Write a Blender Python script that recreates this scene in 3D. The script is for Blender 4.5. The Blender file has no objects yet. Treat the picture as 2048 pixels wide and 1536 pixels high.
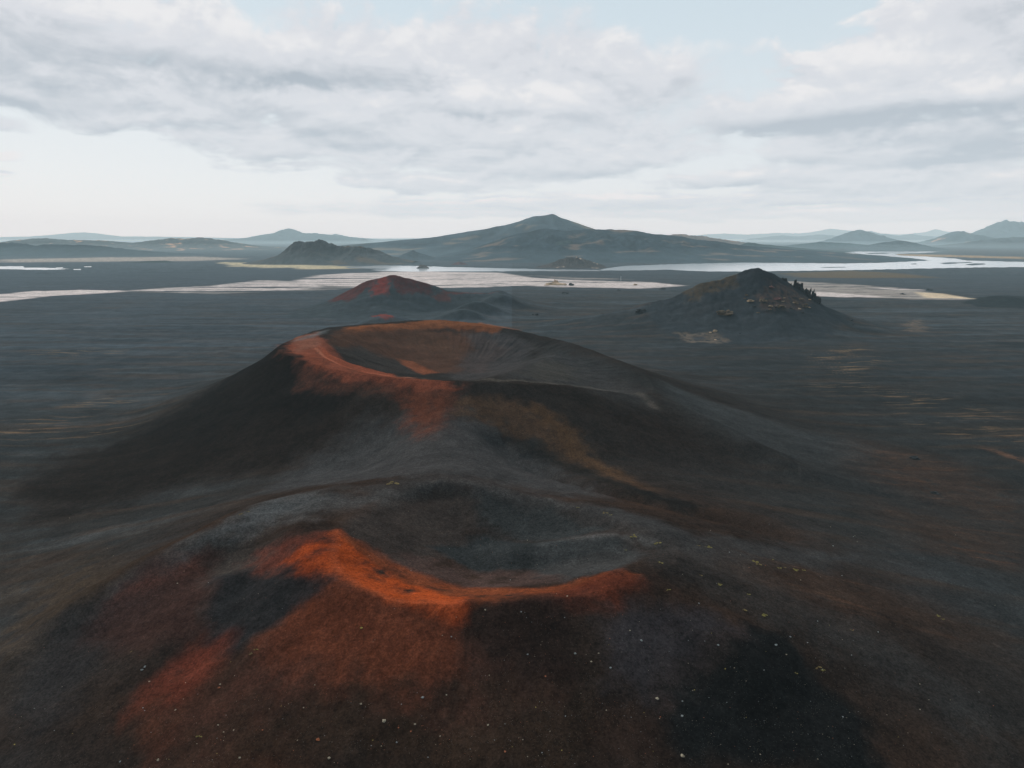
import bpy, bmesh, math, random
import numpy as np
from mathutils import Vector, geometry
random.seed(7); rng = np.random.default_rng(11)
C = bpy.context.scene.collection
FULL = True
# ------------------------------------------------------------------ camera
H = 105.0; F = 1365.0; P = math.atan(293/1365.0)
cp, sp = math.cos(P), math.sin(P)
cam = bpy.data.cameras.new('camera'); co = bpy.data.objects.new('camera', cam); C.objects.link(co)
co.location = (0, 0, H); co.rotation_euler = (math.pi/2 - P, 0, 0)
cam.sensor_width = 36; cam.lens = 36*F/2048; cam.clip_end = 120000; cam.clip_start = 0.5
bpy.context.scene.camera = co

def at(px, py, Y):                    # photo point at distance Y -> world point
    a = (px-1024)/F; b = (768-py)/F; k = cp+b*sp
    return (a/k*Y, Y, H + (-sp+b*cp)/k*Y)
def flat(px, py, z=0.0):              # photo point on a level plane
    b = (768-py)/F; s = (-sp+b*cp)/(cp+b*sp)
    Y = (z-H)/s
    return at(px, py, Y)

# ------------------------------------------------------------------ noise
def _hash(ix, iy, seed):
    n = (ix.astype(np.int64)*374761393 + iy.astype(np.int64)*668265263 + seed*1442695041) & 0xffffffff
    n = ((n ^ (n >> 13))*1274126177) & 0xffffffff
    return (n ^ (n >> 16)) & 0xffff
_ga = np.linspace(0, 2*np.pi, 256, endpoint=False); _gx = np.cos(_ga); _gy = np.sin(_ga)
def perlin(x, y, seed=0):
    x = np.asarray(x, float); y = np.asarray(y, float)
    ix = np.floor(x); iy = np.floor(y); fx = x-ix; fy = y-iy
    u = fx*fx*fx*(fx*(fx*6-15)+10); v = fy*fy*fy*(fy*(fy*6-15)+10)
    def g(dx, dy):
        h = _hash(ix+dx, iy+dy, seed) & 255
        return _gx[h]*(fx-dx) + _gy[h]*(fy-dy)
    a = g(0, 0); b = g(1, 0); c = g(0, 1); d = g(1, 1)
    return ((a*(1-u)+b*u)*(1-v) + (c*(1-u)+d*u)*v)*1.5
def fbm(x, y, o=4, seed=0, gain=.5):
    s = 0; a = 1; t = 0
    for i in range(o):
        s = s + a*perlin(x*2**i+17.3*i, y*2**i-9.1*i, seed+i); t += a; a *= gain
    return s/t
def sstep(a, b, x):
    t = np.clip((x-a)/(b-a), 0, 1); return t*t*(3-2*t)
def smax(a, b, k):
    h = np.clip(.5+.5*(a-b)/k, 0, 1); return b*(1-h)+a*h+k*h*(1-h)
def smin(a, b, k): return -smax(-a, -b, k)

# ------------------------------------------------------------------ cones with a rim
class Cone:
    def __init__(s, c, rim, W, L, depth, blur=7, pw=1.7, floor=(0, 0), bp=1.0, soft=3.0):
        s.c = c; s.pw = pw; s.bp = bp; s.floor = floor; s.soft = soft
        pts = [at(*r) for r in rim]
        th = np.array([math.atan2(p[1]-c[1], p[0]-c[0]) for p in pts])
        R = np.array([math.hypot(p[0]-c[0], p[1]-c[1]) for p in pts]); Z = np.array([p[2] for p in pts])
        s.t = np.linspace(-np.pi, np.pi, 721)[:-1]
        s.R = s.per(th, R, blur); s.Z = s.per(th, Z, blur)
        s.W = s.per(*s.deg(W), 18); s.L = s.per(*s.deg(L), 22); s.D = s.per(*s.deg(depth), 16)
    def deg(s, lst): return np.radians([a for a, _ in lst]), np.array([v for _, v in lst], float)
    def per(s, th, v, blur):
        o = np.argsort(th); th = th[o]; v = v[o]
        th = np.concatenate([th-2*np.pi, th, th+2*np.pi]); v = np.tile(v, 3)
        y = np.interp(s.t, th, v)
        k = np.exp(-.5*((np.arange(-120, 121)*.5)/blur)**2); k /= k.sum()
        return np.convolve(np.tile(y, 3), k, 'same')[720:1440]
    def get(s, arr, th):
        i = (th+np.pi)/(2*np.pi)*720; i0 = np.floor(i).astype(int); f = i-i0
        return arr[i0 % 720]*(1-f)+arr[(i0+1) % 720]*f
    def __call__(s, x, y):
        dx = x-s.c[0]; dy = y-s.c[1]; r = np.hypot(dx, dy); th = np.arctan2(dy, dx)
        R = s.get(s.R, th); Z = s.get(s.Z, th); W = s.get(s.W, th); L = s.get(s.L, th); D = s.get(s.D, th)
        d = r-R
        to = np.clip((d-W)/L, -1, 1)
        q = np.maximum(d-W*.5, 0)
        out = np.where(to > 0, Z*np.clip(1-to, 0, 1)**s.pw, Z-np.minimum(to, 0)*0)
        q = np.clip(-d/R, 0, 1)                       # 0 at the rim, 1 at the middle
        w_ = q**1.4; Zi = Z*(1-w_)+s.Z.mean()*w_; D = D*(1-w_)+s.D.mean()*w_
        inn = Zi - D*(1-(1-q)**(2.0*s.bp))**(1.15 if s.bp >= 1 else 1.0)
        # soft crest
        v = np.where(d > 0, out, inn)
        e = s.soft
        v = v - .18*e*np.exp(-(d/e)**2)
        return v, d, th, R

RIM_B = [(632,697,378),(648,712,352),(700,736,325),(760,748,312),(830,755,303),(900,758,298),(990,761,296),(1080,764,300),
         (1160,769,306),(1235,783,314),(1283,792,332),(1306,772,362),(1268,739,394),(1211,713,425),(1150,692,452),(1050,665,482),(950,646,494),(850,642,498),
         (760,650,480),(700,660,452),(655,680,410)]
CB = (-34, 394)
big = Cone(CB, RIM_B, W=[(180,26),(150,22),(120,10),(90,3),(0,2),(-60,2),(-120,4),(-150,14)],
           L=[(180,128),(150,135),(90,165),(45,150),(15,128),(-15,140),(-45,230),(-90,190),(-135,120)],
           depth=[(180,20),(120,20),(90,20),(50,15),(20,9),(0,6),(-25,5),(-50,8),(-75,14),(-90,17),(-135,19)], blur=5, pw=2.05)
RIM_N = [(673,1062,140),(664,1098,131.5),(672,1138,124),(718,1172,118),(790,1199,113.8),(860,1207,112),(930,1202,112.5),(1050,1192,113.5),(1150,1176,117),(1235,1148,123),
         (1290,1120,131),(1310,1090,143),(1270,1055,153),(1200,1028,161),(1100,1003,169),(1000,986,174),(880,977,176),(800,990,168),(735,1022,153)]
CN = (-5.5, 143)
near = Cone(CN, RIM_N, W=[(180,10),(150,20),(120,12),(90,2),(60,2),(0,6),(-30,6),(-90,0),(-135,1),(-160,5)],
            L=[(180,150),(150,165),(120,170),(90,200),(45,210),(0,190),(-45,150),(-90,118),(-135,118),(-160,140)],
            depth=[(180,8),(120,8.5),(90,9),(45,8.5),(0,7),(-45,7),(-90,7.5),(-135,7.5)], blur=3.0, pw=1.45, soft=.8, bp=.72)

def polyd(x, y, pts):
    """distance to a polyline, value along it, signed side"""
    best = np.full(x.shape, 1e9); val = np.zeros(x.shape); sd = np.zeros(x.shape)
    for (x0, y0, z0), (x1, y1, z1) in zip(pts[:-1], pts[1:]):
        ex, ey = x1-x0, y1-y0; l2 = ex*ex+ey*ey
        t = np.clip(((x-x0)*ex+(y-y0)*ey)/l2, 0, 1)
        dx = x-x0-t*ex; dy = y-y0-t*ey; d = np.hypot(dx, dy)
        m = d < best
        best = np.where(m, d, best); val = np.where(m, z0+(z1-z0)*t, val); sd = np.where(m, np.sign(ex*dy-ey*dx), sd)
    return best, val, sd
def ridge(x, y, z, pts, sl, sr, k, rnd=3.0):
    """raise the ground to a rounded crest: pts world xyz, slope on the left and on the right of its run"""
    w = [at(*p) for p in pts]
    dense = []
    for a, b in zip(w[:-1], w[1:]):
        for i in range(6): dense.append(tuple(a[j]+(b[j]-a[j])*i/6 for j in range(3)))
    dense.append(w[-1]); D = np.array(dense)
    for _ in range(4): D[1:-1] = .25*D[:-2]+.5*D[1:-1]+.25*D[2:]
    xs = D[:, 0]; ys = D[:, 1]; pad = 150
    m = (x > xs.min()-pad) & (x < xs.max()+pad) & (y > ys.min()-pad) & (y < ys.max()+pad)
    if not m.any(): return z
    d, v, s = polyd(x[m], y[m], [tuple(p) for p in D])
    h = v - .5*(sl+sr)*(np.sqrt(d*d+rnd*rnd)-rnd) - .009*d*d
    z = z.copy(); z[m] = smax(z[m], h, k); return z

def skyhill(x, y, sky, Y0, front, back, pf=1.5, pb=1.5, rnd=.35):
    p = [at(a, b, Y0) for a, b in sky]
    xs = np.array([q[0] for q in p]); zs = np.maximum([q[2] for q in p], 0)
    g = np.linspace(xs[0], xs[-1], 200); zz = np.interp(g, xs, zs)
    k = np.exp(-.5*(np.arange(-8, 9)/.9)**2); k /= k.sum(); zz = np.convolve(np.pad(zz, 8, 'edge'), k, 'valid')
    z = np.interp(x, g, zz, left=0, right=0)
    t = np.where(y < Y0, (Y0-y)/front, (y-Y0)/back); t = np.clip(t, 0, 1)
    pr = np.where(y < Y0, (1-t)**pf, (1-t)**pb)
    rr = .5*(1+np.cos(np.pi*np.clip(t*5, 0, 1)))     # rounded crest
    pr = pr + rr*(1-pr)*rnd
    return z*pr

SKY_ROCK = [(1000,655),(1120,640),(1220,622),(1290,606),(1350,592),(1375,579),(1400,565),(1415,562),(1435,560),(1470,549),(1490,539),(1505,534),(1522,536),(1545,547),(1570,560),(1600,577),(1622,592),(1650,612),(1690,628),(1740,642),(1830,656)]
SKY_RED = [(540,640),(570,632),(620,613),(660,600),(700,579),(735,561),(765,554),(785,549),(800,552),(822,557),(850,565),(870,570),(895,580),(930,583),(975,586),(990,581),(1005,581),(1030,592),(1070,603),(1110,612),(1180,622),(1230,628)]

def bump(x, y, p, rx, ryf, ryb, sharp=1.0):
    q = at(*p); dx = (x-q[0])/rx; dy = (y-q[1])/np.where(y < q[1], ryf, ryb)
    r = np.sqrt(dx*dx+dy*dy)
    return q[2]*np.clip(1-r, 0, 1)**1.25*np.where(r < 1, 1, 0) if sharp > 1 else q[2]*np.exp(-r*r*2.2)

def height(x, y, detail=True):
    x = np.asarray(x, float); y = np.asarray(y, float)
    r = np.hypot(x, y)
    pl = fbm(x/260, y/260, 3, 3)*3.0*sstep(100, 500, r)*(1-sstep(2000, 2600, r)) + fbm(x/70, y/70, 3, 9)*.8*(1-sstep(1500, 2300, r))
    z = pl.copy()
    wx = fbm(x/60, y/60, 3, 21)*4*(r < 900)
    b, db, tb, Rb = big(x+wx, y+wx*.6)
    n, dn, tn, Rn = near(x+wx*.35, y+wx*.25)
    def lift(z, v, k): return smax(z, v, k)
    z = lift(z, b, 7)
    outn = lift(z, n, 6)
    # inside a bowl the cone decides
    z = outn
    # saddle between the two craters, and spurs
    z = ridge(x, y, z, [(885,968,180),(895,905,222),(900,850,258),(905,800,285)], .30, .26, 9, 12)
    z = ridge(x, y, z, [(800,982,172),(660,986,168),(540,1004,160),(430,1054,149),(300,1114,142),(170,1195,134),(60,1295,125)], .45, .38, 5, 5)
    z = ridge(x, y, z, [(1270,1062,150),(1400,1108,145),(1520,1160,140),(1680,1240,132)], .30, .34, 5, 5)
    z = ridge(x, y, z, [(1235,1150,122.5),(1330,1190,118),(1430,1250,112),(1500,1330,104),(1560,1440,97)], .42, .55, 4, 4)
    z = ridge(x, y, z, [(1300,788,322),(1380,822,305),(1470,868,285),(1580,920,268),(1700,975,262)], .45, .40, 6, 6)
    # keep bowls open
    ib = sstep(2, -10, db); z = z*(1-ib)+smin(z, b, 2)*ib
    inn = sstep(.5, -5, dn); z = z*(1-inn)+smin(z, n+.2, 1.2)*inn
    # details inside the bowls
    z = z.copy()
    m = (np.abs(x) < 60) & (y > 110) & (y < 185)
    if m.any():
        d, v, s = polyd(x[m], y[m], [at(1035,1100,146), at(1120,1086,147), at(1200,1073,147.5), at(1275,1072,147)])
        t = z[m]; up = v-.33*(np.sqrt(d*d+4)-2); z[m] = np.where(dn[m] < 3, smax(t, up, 1.6), t)
    m = (x > -60) & (x < 60) & (y > 300) & (y < 480) & (db < 0)
    if m.any():
        d, v, s = polyd(x[m], y[m], [at(985,757,318), at(1020,748,345), at(1060,730,385), at(1110,712,420)])
        up = v-np.where(s > 0, .30, .26)*(np.sqrt(d*d+9)-3); z[m] = smax(z[m], up, 2.5)
    m = np.zeros(1, bool)
    if m.any():
        d, v, s = polyd(x[m], y[m], [at(690,672,440), at(740,700,417), at(815,727,390)])
        up = v-.5*(np.sqrt(d*d+4)-2); z[m] = smax(z[m], up, 2)
    # valleys cut in the right foot
    for pts, dep, w in ([(1000,862,250),(1100,905,225),(1220,962,200),(1380,1010,185),(1560,1060,178)], 3.2, 5.5), ([(430,1085,140),(500,1110,138),(540,1135,133),(470,1200,124),(400,1290,112)], 2.2, 6), \
                       ([(1060,870,246),(1150,925,218),(1280,985,196)], 1.2, 3):
        P3 = [at(*p) for p in pts]
        m = (x > min(p[0] for p in P3)-40) & (x < max(p[0] for p in P3)+40) & (y > min(p[1] for p in P3)-40) & (y < max(p[1] for p in P3)+40)
        if m.any():
            d, v, s = polyd(x[m]+wx[m]*.6, y[m]+wx[m]*.4, P3); z[m] -= dep*np.exp(-(d/w)**2)
    # further forms
    m = (y > 560) & (y < 1400)
    if m.any():
        X = x[m]; Y = y[m]; Z = z[m]
        wob = fbm(X/45, Y/45, 4, 40)*10
        rk = skyhill(X, Y+wob*.4, SKY_ROCK, 800, 150, 150, 1.5, 1.6, .05)
        rk = rk + (fbm(X/12, Y/12, 5, 44)*1.8-np.abs(fbm(X/26, Y/60, 4, 46))*2.2)*np.clip(rk/30, 0, 1)
        rd = skyhill(X, Y+wob, SKY_RED, 1000, 140, 160, 1.3, 1.5)
        rd = rd - 14*np.exp(-(((X-at(900,600,935)[0])/55)**2+((Y-935)/38)**2))
        bs = [bump(X, Y+wob*.5, (772,627,790), 66, 40, 80), bump(X, Y+wob*.3, (925,615,855), 54, 26, 90), bump(X, Y+wob*.3, (955,599,905), 62, 28, 90),
              bump(X, Y+wob*.3, (1000,585,965), 60, 36, 80), bump(X, Y, (750,590,945), 60, 30, 50), bump(X, Y+wob*.3, (2005,589,1080), 85, 55, 60),
              bump(X, Y+wob, (1100,600,1060), 60, 60, 70), bump(X, Y+wob, (1180,650,820), 110, 70, 80), bump(X, Y+wob, (1330,640,860), 90, 60, 60)]
        bs[7] = bs[7]*.25; bs[8] = bs[8]*.3
        s_ = smax(rk, rd, 4)
        for q in bs: s_ = smax(s_, q-2.5, 8)
        w_ = sstep(560, 640, Y)*sstep(1400, 1320, Y); Z = Z*(1-w_)+smax(Z, s_, 5)*w_; z[m] = Z
    if detail:
        # rills run down the flanks
        fb = np.clip(db/25, 0, 1)*np.clip(1-db/190, 0, 1)*(y > 150)
        rill = fbm(tb*38, db/90, 3, 60)
        z = z + fb*rill*.32
        fin = np.clip(-db/12, 0, 1); z = z + fin*fbm(tb*20+wx*.1, db/40, 4, 66)*.9*np.clip((db+70)/40, 0, 1)
        fn = np.clip(dn/14, 0, 1)*np.clip(1-dn/110, 0, 1)
        z = z + fn*fbm(tn*9, dn/30, 3, 62)*.45
        z = z + fbm(x/9, y/9, 4, 70)*.5*(1-sstep(500, 1100, r)) + fbm(x/1.9, y/1.9, 3, 71)*.08*(1-sstep(180, 320, r))
        z = z + fbm(x/28, y/22, 3, 75)*1.1*sstep(250, 500, r)*(1-sstep(1700, 2300, r))
    z = z*(1-sstep(1900, 2300, r))
    return z, db, tb, dn, tn

def hits(pts, far=60000):
    """photo points -> points where their rays meet the ground"""
    t = np.concatenate([np.linspace(50, 700, 330), np.geomspace(703, far, 300)])
    P_ = np.array(pts, float); a = (P_[:, 0]-1024)/F; b = (768-P_[:, 1])/F; k = cp+b*sp
    A_ = a/k; B_ = (-sp+b*cp)/k; out = np.zeros((len(P_), 3))
    for c in range(0, len(P_), 800):
        A1 = A_[c:c+800]; B1 = B_[c:c+800]; T = np.broadcast_to(t, (len(A1), len(t)))
        g = height((A1[:, None]*T).ravel(), T.ravel().copy(), False)[0].reshape(T.shape)
        hit = H+B1[:, None]*T < g; i = np.argmax(hit, 1); i[~hit.any(1)] = len(t)-1
        lo = t[np.maximum(i-1, 0)]; hi = t[i]
        for _ in range(9):
            m = (lo+hi)/2; g1 = height(A1*m, m, False)[0]; u = H+B1*m < g1
            hi = np.where(u, m, hi); lo = np.where(u, lo, m)
        out[c:c+800] = np.stack([A1*hi, hi, height(A1*hi, hi, False)[0]], 1)
    return [tuple(q) for q in out]

# ------------------------------------------------------------------ sheet
if FULL:
    rows = np.concatenate([np.linspace(2, 55, 20)[:-1], np.arange(55, 190, .30), np.arange(190, 330, .42), np.arange(330, 520, .8)])
else:
    rows = np.concatenate([np.linspace(2, 55, 20)[:-1], np.arange(55, 330, .9), np.arange(330, 520, 1.6)])
rl = list(rows); k = 1.0022 if FULL else 1.0045
while rl[-1] < 2400: rl.append(rl[-1]*k + 0)
while rl[-1] < 90000: rl.append(rl[-1]*1.03)
rows = np.array(rl)
st = .055 if FULL else .11
cols = np.concatenate([np.arange(-180, -42, 3.0), np.arange(-42, 42.0001, st), np.arange(45, 180, 3.0)])
A, Rr = np.meshgrid(np.radians(cols), rows)
GX = (Rr*np.sin(A)); GY = (Rr*np.cos(A)); shp = GX.shape
gx = GX.ravel(); gy = GY.ravel()
gz, db, tb, dn, tn = height(gx, gy)
print('verts', gx.size)

# ------------------------------------------------------------------ colour of the ash and some lit crests, painted where they lie
def srgb(h):
    c = [int(h[i:i+2], 16)/255 for i in (1, 3, 5)]
    return np.array([((v+.055)/1.055)**2.4 if v > .04045 else v/12.92 for v in c])
ALB = 1/.80
def alb(h): return srgb(h)*ALB
r_ = np.hypot(gx, gy)
warp1 = fbm(gx/34, gy/34, 4, 101); warp2 = fbm(gx/34, gy/34, 4, 111)
w3 = fbm(gx/6, gy/6, 5, 121, .6); w4 = fbm(gx/6, gy/6, 5, 125, .6); thin = fbm(gx/42, gy/3.5, 4, 127, .6); stre = fbm(gx/170, gy/22, 4, 131); st2 = fbm(gx/420, gy/60, 4, 141)
col = np.empty((gx.size, 3))
def lay(m, c, a=1.0):
    m = np.clip(m*a, 0, 1)[:, None]; col[:] = col*(1-m)+np.asarray(c)*m
col[:] = alb('#2f3234')
lay(sstep(-.02, .3, stre), alb('#3a3430'), .6)                       # brown drifts on the plain
lay(sstep(.0, .28, st2), alb('#3b4247'), .6); lay(sstep(.08, .35, fbm(gx/230, gy/26, 5, 143, .6)), alb('#434a4f'), .45)
lay(sstep(.05, .45, fbm(gx/60, gy/12, 4, 151)), alb('#453a33'), .5)
lay(sstep(.12, .5, fbm(gx/140, gy/50, 3, 161)), alb('#1f2326'), .75)
lay((gx > 40)*sstep(900, 500, r_)*sstep(60, 200, gx), alb('#232526'), .7)
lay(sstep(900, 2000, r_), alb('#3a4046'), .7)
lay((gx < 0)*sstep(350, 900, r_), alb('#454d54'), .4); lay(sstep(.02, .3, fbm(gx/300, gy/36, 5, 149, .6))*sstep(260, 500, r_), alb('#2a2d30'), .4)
lay(sstep(.1, .4, fbm(gx/110, gy/16, 5, 155, .6))*sstep(200, 400, r_)*(1-sstep(1500, 2500, r_)), alb('#45392f'), .35)

gapn = fbm(gx/330, gy/30, 4, 201)+.25*fbm(gx/60, gy/10, 3, 205)
def poly(pts, c, a=1.0, soft=3.0, amp=4.0, flatz=None, nz=None, fine=0.0, gap=None, thn=None):
    """blend colour c inside a region whose corners are given as photo points on the ground"""
    w = hits(pts) if flatz is None else [flat(p[0], p[1], flatz) for p in pts]
    px = np.array([p[0] for p in w]); py = np.array([p[1] for p in w]); pad = soft*2+amp*2
    m = np.nonzero((gx > px.min()-pad) & (gx < px.max()+pad) & (gy > py.min()-pad) & (gy < py.max()+pad))[0]
    if not len(m): return
    if nz is None:
        x = gx[m]+warp1[m]*amp*1.8+w3[m]*amp*1.1; y = gy[m]+warp2[m]*amp*1.8-w4[m]*amp*1.1
    else:
        x = gx[m]+nz[m]*amp*.3; y = gy[m]+nz[m]*amp
    inside = np.zeros(len(m), bool); d = np.full(len(m), 1e9); n = len(px)
    for i in range(n):
        x0, y0, x1, y1 = px[i-1], py[i-1], px[i], py[i]
        ex, ey = x1-x0, y1-y0
        t = np.clip(((x-x0)*ex+(y-y0)*ey)/(ex*ex+ey*ey+1e-9), 0, 1)
        d = np.minimum(d, np.hypot(x-x0-t*ex, y-y0-t*ey))
        cond = ((y0 > y) != (y1 > y)) & (x < ex*(y-y0)/(ey+1e-12)+x0)
        inside ^= cond
    sd = np.where(inside, d, -d)
    k = sstep(-soft, soft, sd)*a
    if fine: k = k*np.clip(1-fine+fine*(.5+1.3*w3[m])*2, 0, 1)
    if thn is not None: k = k*sstep(thn, thn+.22, thin[m])
    if gap is not None: k = k*(sstep(gap-.12, gap+.16, gapn[m])*.5+.5*sstep(gap-.35, gap-.05, gapn[m]))*sstep(9, 5, gz[m])
    k = np.clip(k, 0, 1)[:, None]
    cc = np.asarray(c)
    col[m] = col[m]*(1-k)+cc*k
def stroke(pts, width, c, a=1.0, amp=2.0, fine=0.0):
    w = [(p[0], p[1], 0) for p in hits(pts)]
    px = np.array([p[0] for p in w]); py = np.array([p[1] for p in w]); pad = width*3+amp*2
    m = np.nonzero((gx > px.min()-pad) & (gx < px.max()+pad) & (gy > py.min()-pad) & (gy < py.max()+pad))[0]
    if not len(m): return
    d, v, s = polyd(gx[m]+warp1[m]*amp+w3[m]*amp*.4, gy[m]+warp2[m]*amp, w)
    k = np.exp(-(d/width)**2)*a
    if fine: k = k*np.clip(1-fine+fine*(.5+1.3*w3[m])*2, 0, 1)
    k = np.clip(k, 0, 1)[:, None]; col[m] = col[m]*(1-k)+np.asarray(c)*k

# the two nearest cones
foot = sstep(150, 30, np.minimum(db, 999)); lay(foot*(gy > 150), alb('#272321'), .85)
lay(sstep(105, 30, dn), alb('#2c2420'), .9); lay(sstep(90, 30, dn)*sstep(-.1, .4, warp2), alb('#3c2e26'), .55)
# ---- big cone
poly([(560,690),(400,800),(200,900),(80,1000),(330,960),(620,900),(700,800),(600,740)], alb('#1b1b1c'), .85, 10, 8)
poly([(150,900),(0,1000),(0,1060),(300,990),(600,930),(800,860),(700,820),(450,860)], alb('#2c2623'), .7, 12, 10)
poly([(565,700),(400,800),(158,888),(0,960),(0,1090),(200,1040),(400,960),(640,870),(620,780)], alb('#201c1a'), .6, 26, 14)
poly([(620,900),(780,840),(1000,850),(1150,930),(1180,985),(1000,970),(800,962),(640,970),(500,990)], alb('#3b3d40'), .85, 12, 9)
poly([(930,790),(1060,800),(1160,870),(1260,950),(1320,985),(1240,975),(1100,900),(1000,860),(930,830)], alb('#4a3a2e'), .75, 5, 6, fine=.4)
poly([(1120,790),(1280,810),(1420,870),(1520,960),(1350,930),(1200,860)], alb('#272220'), .65, 20, 12)
poly([(1060,800),(1150,860),(1260,950),(1230,955),(1120,880),(1040,815)], alb('#57432f'), .4, 4, 5, fine=.5)
poly([(1000,866),(1070,880),(1180,935),(1300,985),(1420,1010),(1380,1025),(1240,985),(1120,935)], alb('#1f2122'), .8, 4, 4)
poly([(560,690),(600,720),(680,760),(800,770),(930,770),(920,800),(870,850),(800,850),(790,800),(660,780),(580,740)], alb('#50332a'), .8, 6, 7, fine=.4)
poly([(790,768),(930,775),(910,830),(860,870),(800,860)], alb('#5c3628'), .6, 8, 7, fine=.5)
poly([(575,690),(640,670),(665,700),(700,738),(800,756),(905,762),(930,775),(830,775),(700,760),(610,730)], alb('#6f4032'), .95, 3, 4, fine=.35)
poly([(632,690),(650,714),(700,738),(800,757),(790,748),(720,733),(665,712)], alb('#8a4c38'), .8, 2, 2)
poly([(555,690),(600,672),(640,664),(640,690),(600,705)], alb('#6f4a3e'), .9, 3, 3)
poly([(590,682),(640,672),(660,660),(640,664),(600,678)], alb('#5d6468'), .6, 3, 2)
poly([(690,655),(760,648),(850,642),(960,645),(1040,660),(1000,668),(900,656),(820,660),(740,664),(690,668)], alb('#70462f'), .9, 3, 3, fine=.3)
poly([(690,660),(800,655),(950,660),(1010,700),(980,745),(900,745),(820,735),(730,700),(650,690)], alb('#4a352b'), .85, 5, 6)
poly([(660,690),(720,690),(790,720),(850,745),(780,745),(700,725)], alb('#33302f'), .8, 4, 4)
poly([(800,660),(860,655),(900,690),(930,720),(880,715),(830,690)], alb('#4a382e'), .6, 7, 6, fine=.5)
poly([(795,718),(825,724),(880,744),(850,748),(815,736)], alb('#7a4832'), .7, 2, 2)
poly([(930,665),(1020,665),(1060,690),(1030,740),(980,755),(900,750),(940,700)], alb('#3b3a3c'), .75, 5, 5)
poly([(985,757),(1060,715),(1130,700),(1220,735),(1320,800),(1300,812),(1180,778),(1080,766)], alb('#38393b'), .8, 12, 6)
poly([(1040,745),(1090,720),(1160,735),(1150,760),(1080,760)], alb('#41403e'), .8, 6, 5)
stroke([(850,758),(990,762),(1090,766),(1180,775),(1240,786),(1310,815)], 2.5, alb('#56534f'), .5, 1.5)  # highlight on the crest of the lip, painted into the colour
stroke([(632,697),(650,714),(700,737),(760,749),(830,756)], 1.4, alb('#9a6450'), .6, .6)
poly([(1040,668),(1200,722),(1330,770),(1500,840),(1480,850),(1300,780),(1130,712)], alb('#282b2d'), .6, 10, 6)
poly([(1330,765),(1500,828),(1780,900),(1750,935),(1480,872),(1350,812)], alb('#42484c'), .55, 10, 8, nz=stre)
poly([(1330,780),(1700,880),(2048,1000),(2048,1100),(1700,960),(1450,880)], alb('#2f3133'), .5, 25, 10, nz=stre)
# ---- saddle and left flank of the near cone
poly([(540,1000),(660,985),(800,972),(900,970),(1010,982),(1100,1000),(1000,1003),(850,990),(740,1010),(640,1030),(520,1050),(400,1110),(300,1180),(240,1200),(300,1110),(430,1055)], alb('#474a4d'), .8, 6, 5)
poly([(430,1060),(540,1006),(640,1000),(560,1030),(470,1070),(360,1130),(240,1200),(180,1230),(260,1140)], alb('#50565b'), .5, 4, 3)
poly([(0,1130),(200,1080),(340,1090),(200,1180),(120,1290),(60,1400),(0,1430)], alb('#352e29'), .6, 8, 7, fine=.5)
poly([(0,1190),(150,1130),(250,1150),(150,1250),(50,1340),(0,1350)], alb('#4b4136'), .35, 8, 6, fine=1.4)
poly([(100,1230),(220,1180),(300,1110),(330,1160),(250,1280),(120,1420),(0,1536),(0,1450)], alb('#2c2d30'), .7, 6, 5)
poly([(400,1085),(470,1075),(560,1080),(600,1110),(500,1200),(440,1260),(400,1200)], alb('#373534'), .8, 4, 4)
poly([(1010,985),(1130,1000),(1280,1030),(1420,1080),(1700,1110),(1650,1140),(1400,1110),(1270,1060),(1150,1025)], alb('#3a3d40'), .75, 5, 5)
poly([(1270,1072),(1500,1130),(1750,1260),(2048,1450),(2048,1536),(1800,1380),(1500,1220),(1300,1130)], alb('#343638'), .6, 6, 6, fine=.3)
poly([(1290,1110),(1400,1120),(1520,1180),(1450,1200),(1330,1160)], alb('#262525'), .6, 3, 3)
# ---- inside the near crater
poly([(700,1040),(800,995),(900,985),(960,1000),(970,1060),(930,1110),(820,1130),(730,1100),(690,1070)], alb('#393534'), .9, 3, 3)
poly([(960,990),(1100,1010),(1240,1060),(1100,1085),(1000,1070),(960,1040)], alb('#303538'), .9, 3, 3)
poly([(870,1095),(980,1070),(1100,1085),(1250,1080),(1240,1110),(1150,1120),(1050,1145),(960,1140),(900,1110)], alb('#2c3134'), .95, 1.5, 2)
poly([(1060,1110),(1150,1092),(1260,1090),(1290,1110),(1230,1140),(1130,1165),(1060,1160)], alb('#3c4043'), .75, 2, 2)
poly([(740,1105),(830,1105),(900,1120),(960,1140),(1060,1145),(1130,1165),(1000,1175),(900,1170),(800,1150)], alb('#463a38'), .8, 1.8, 2, fine=1.0)
stroke([(1090,1088),(1150,1077),(1210,1071),(1260,1074),(1300,1084)], 1.9, alb('#585b5e'), .5, 1, .8)  # lit crest of the inner ridge, painted as a paler line
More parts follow.
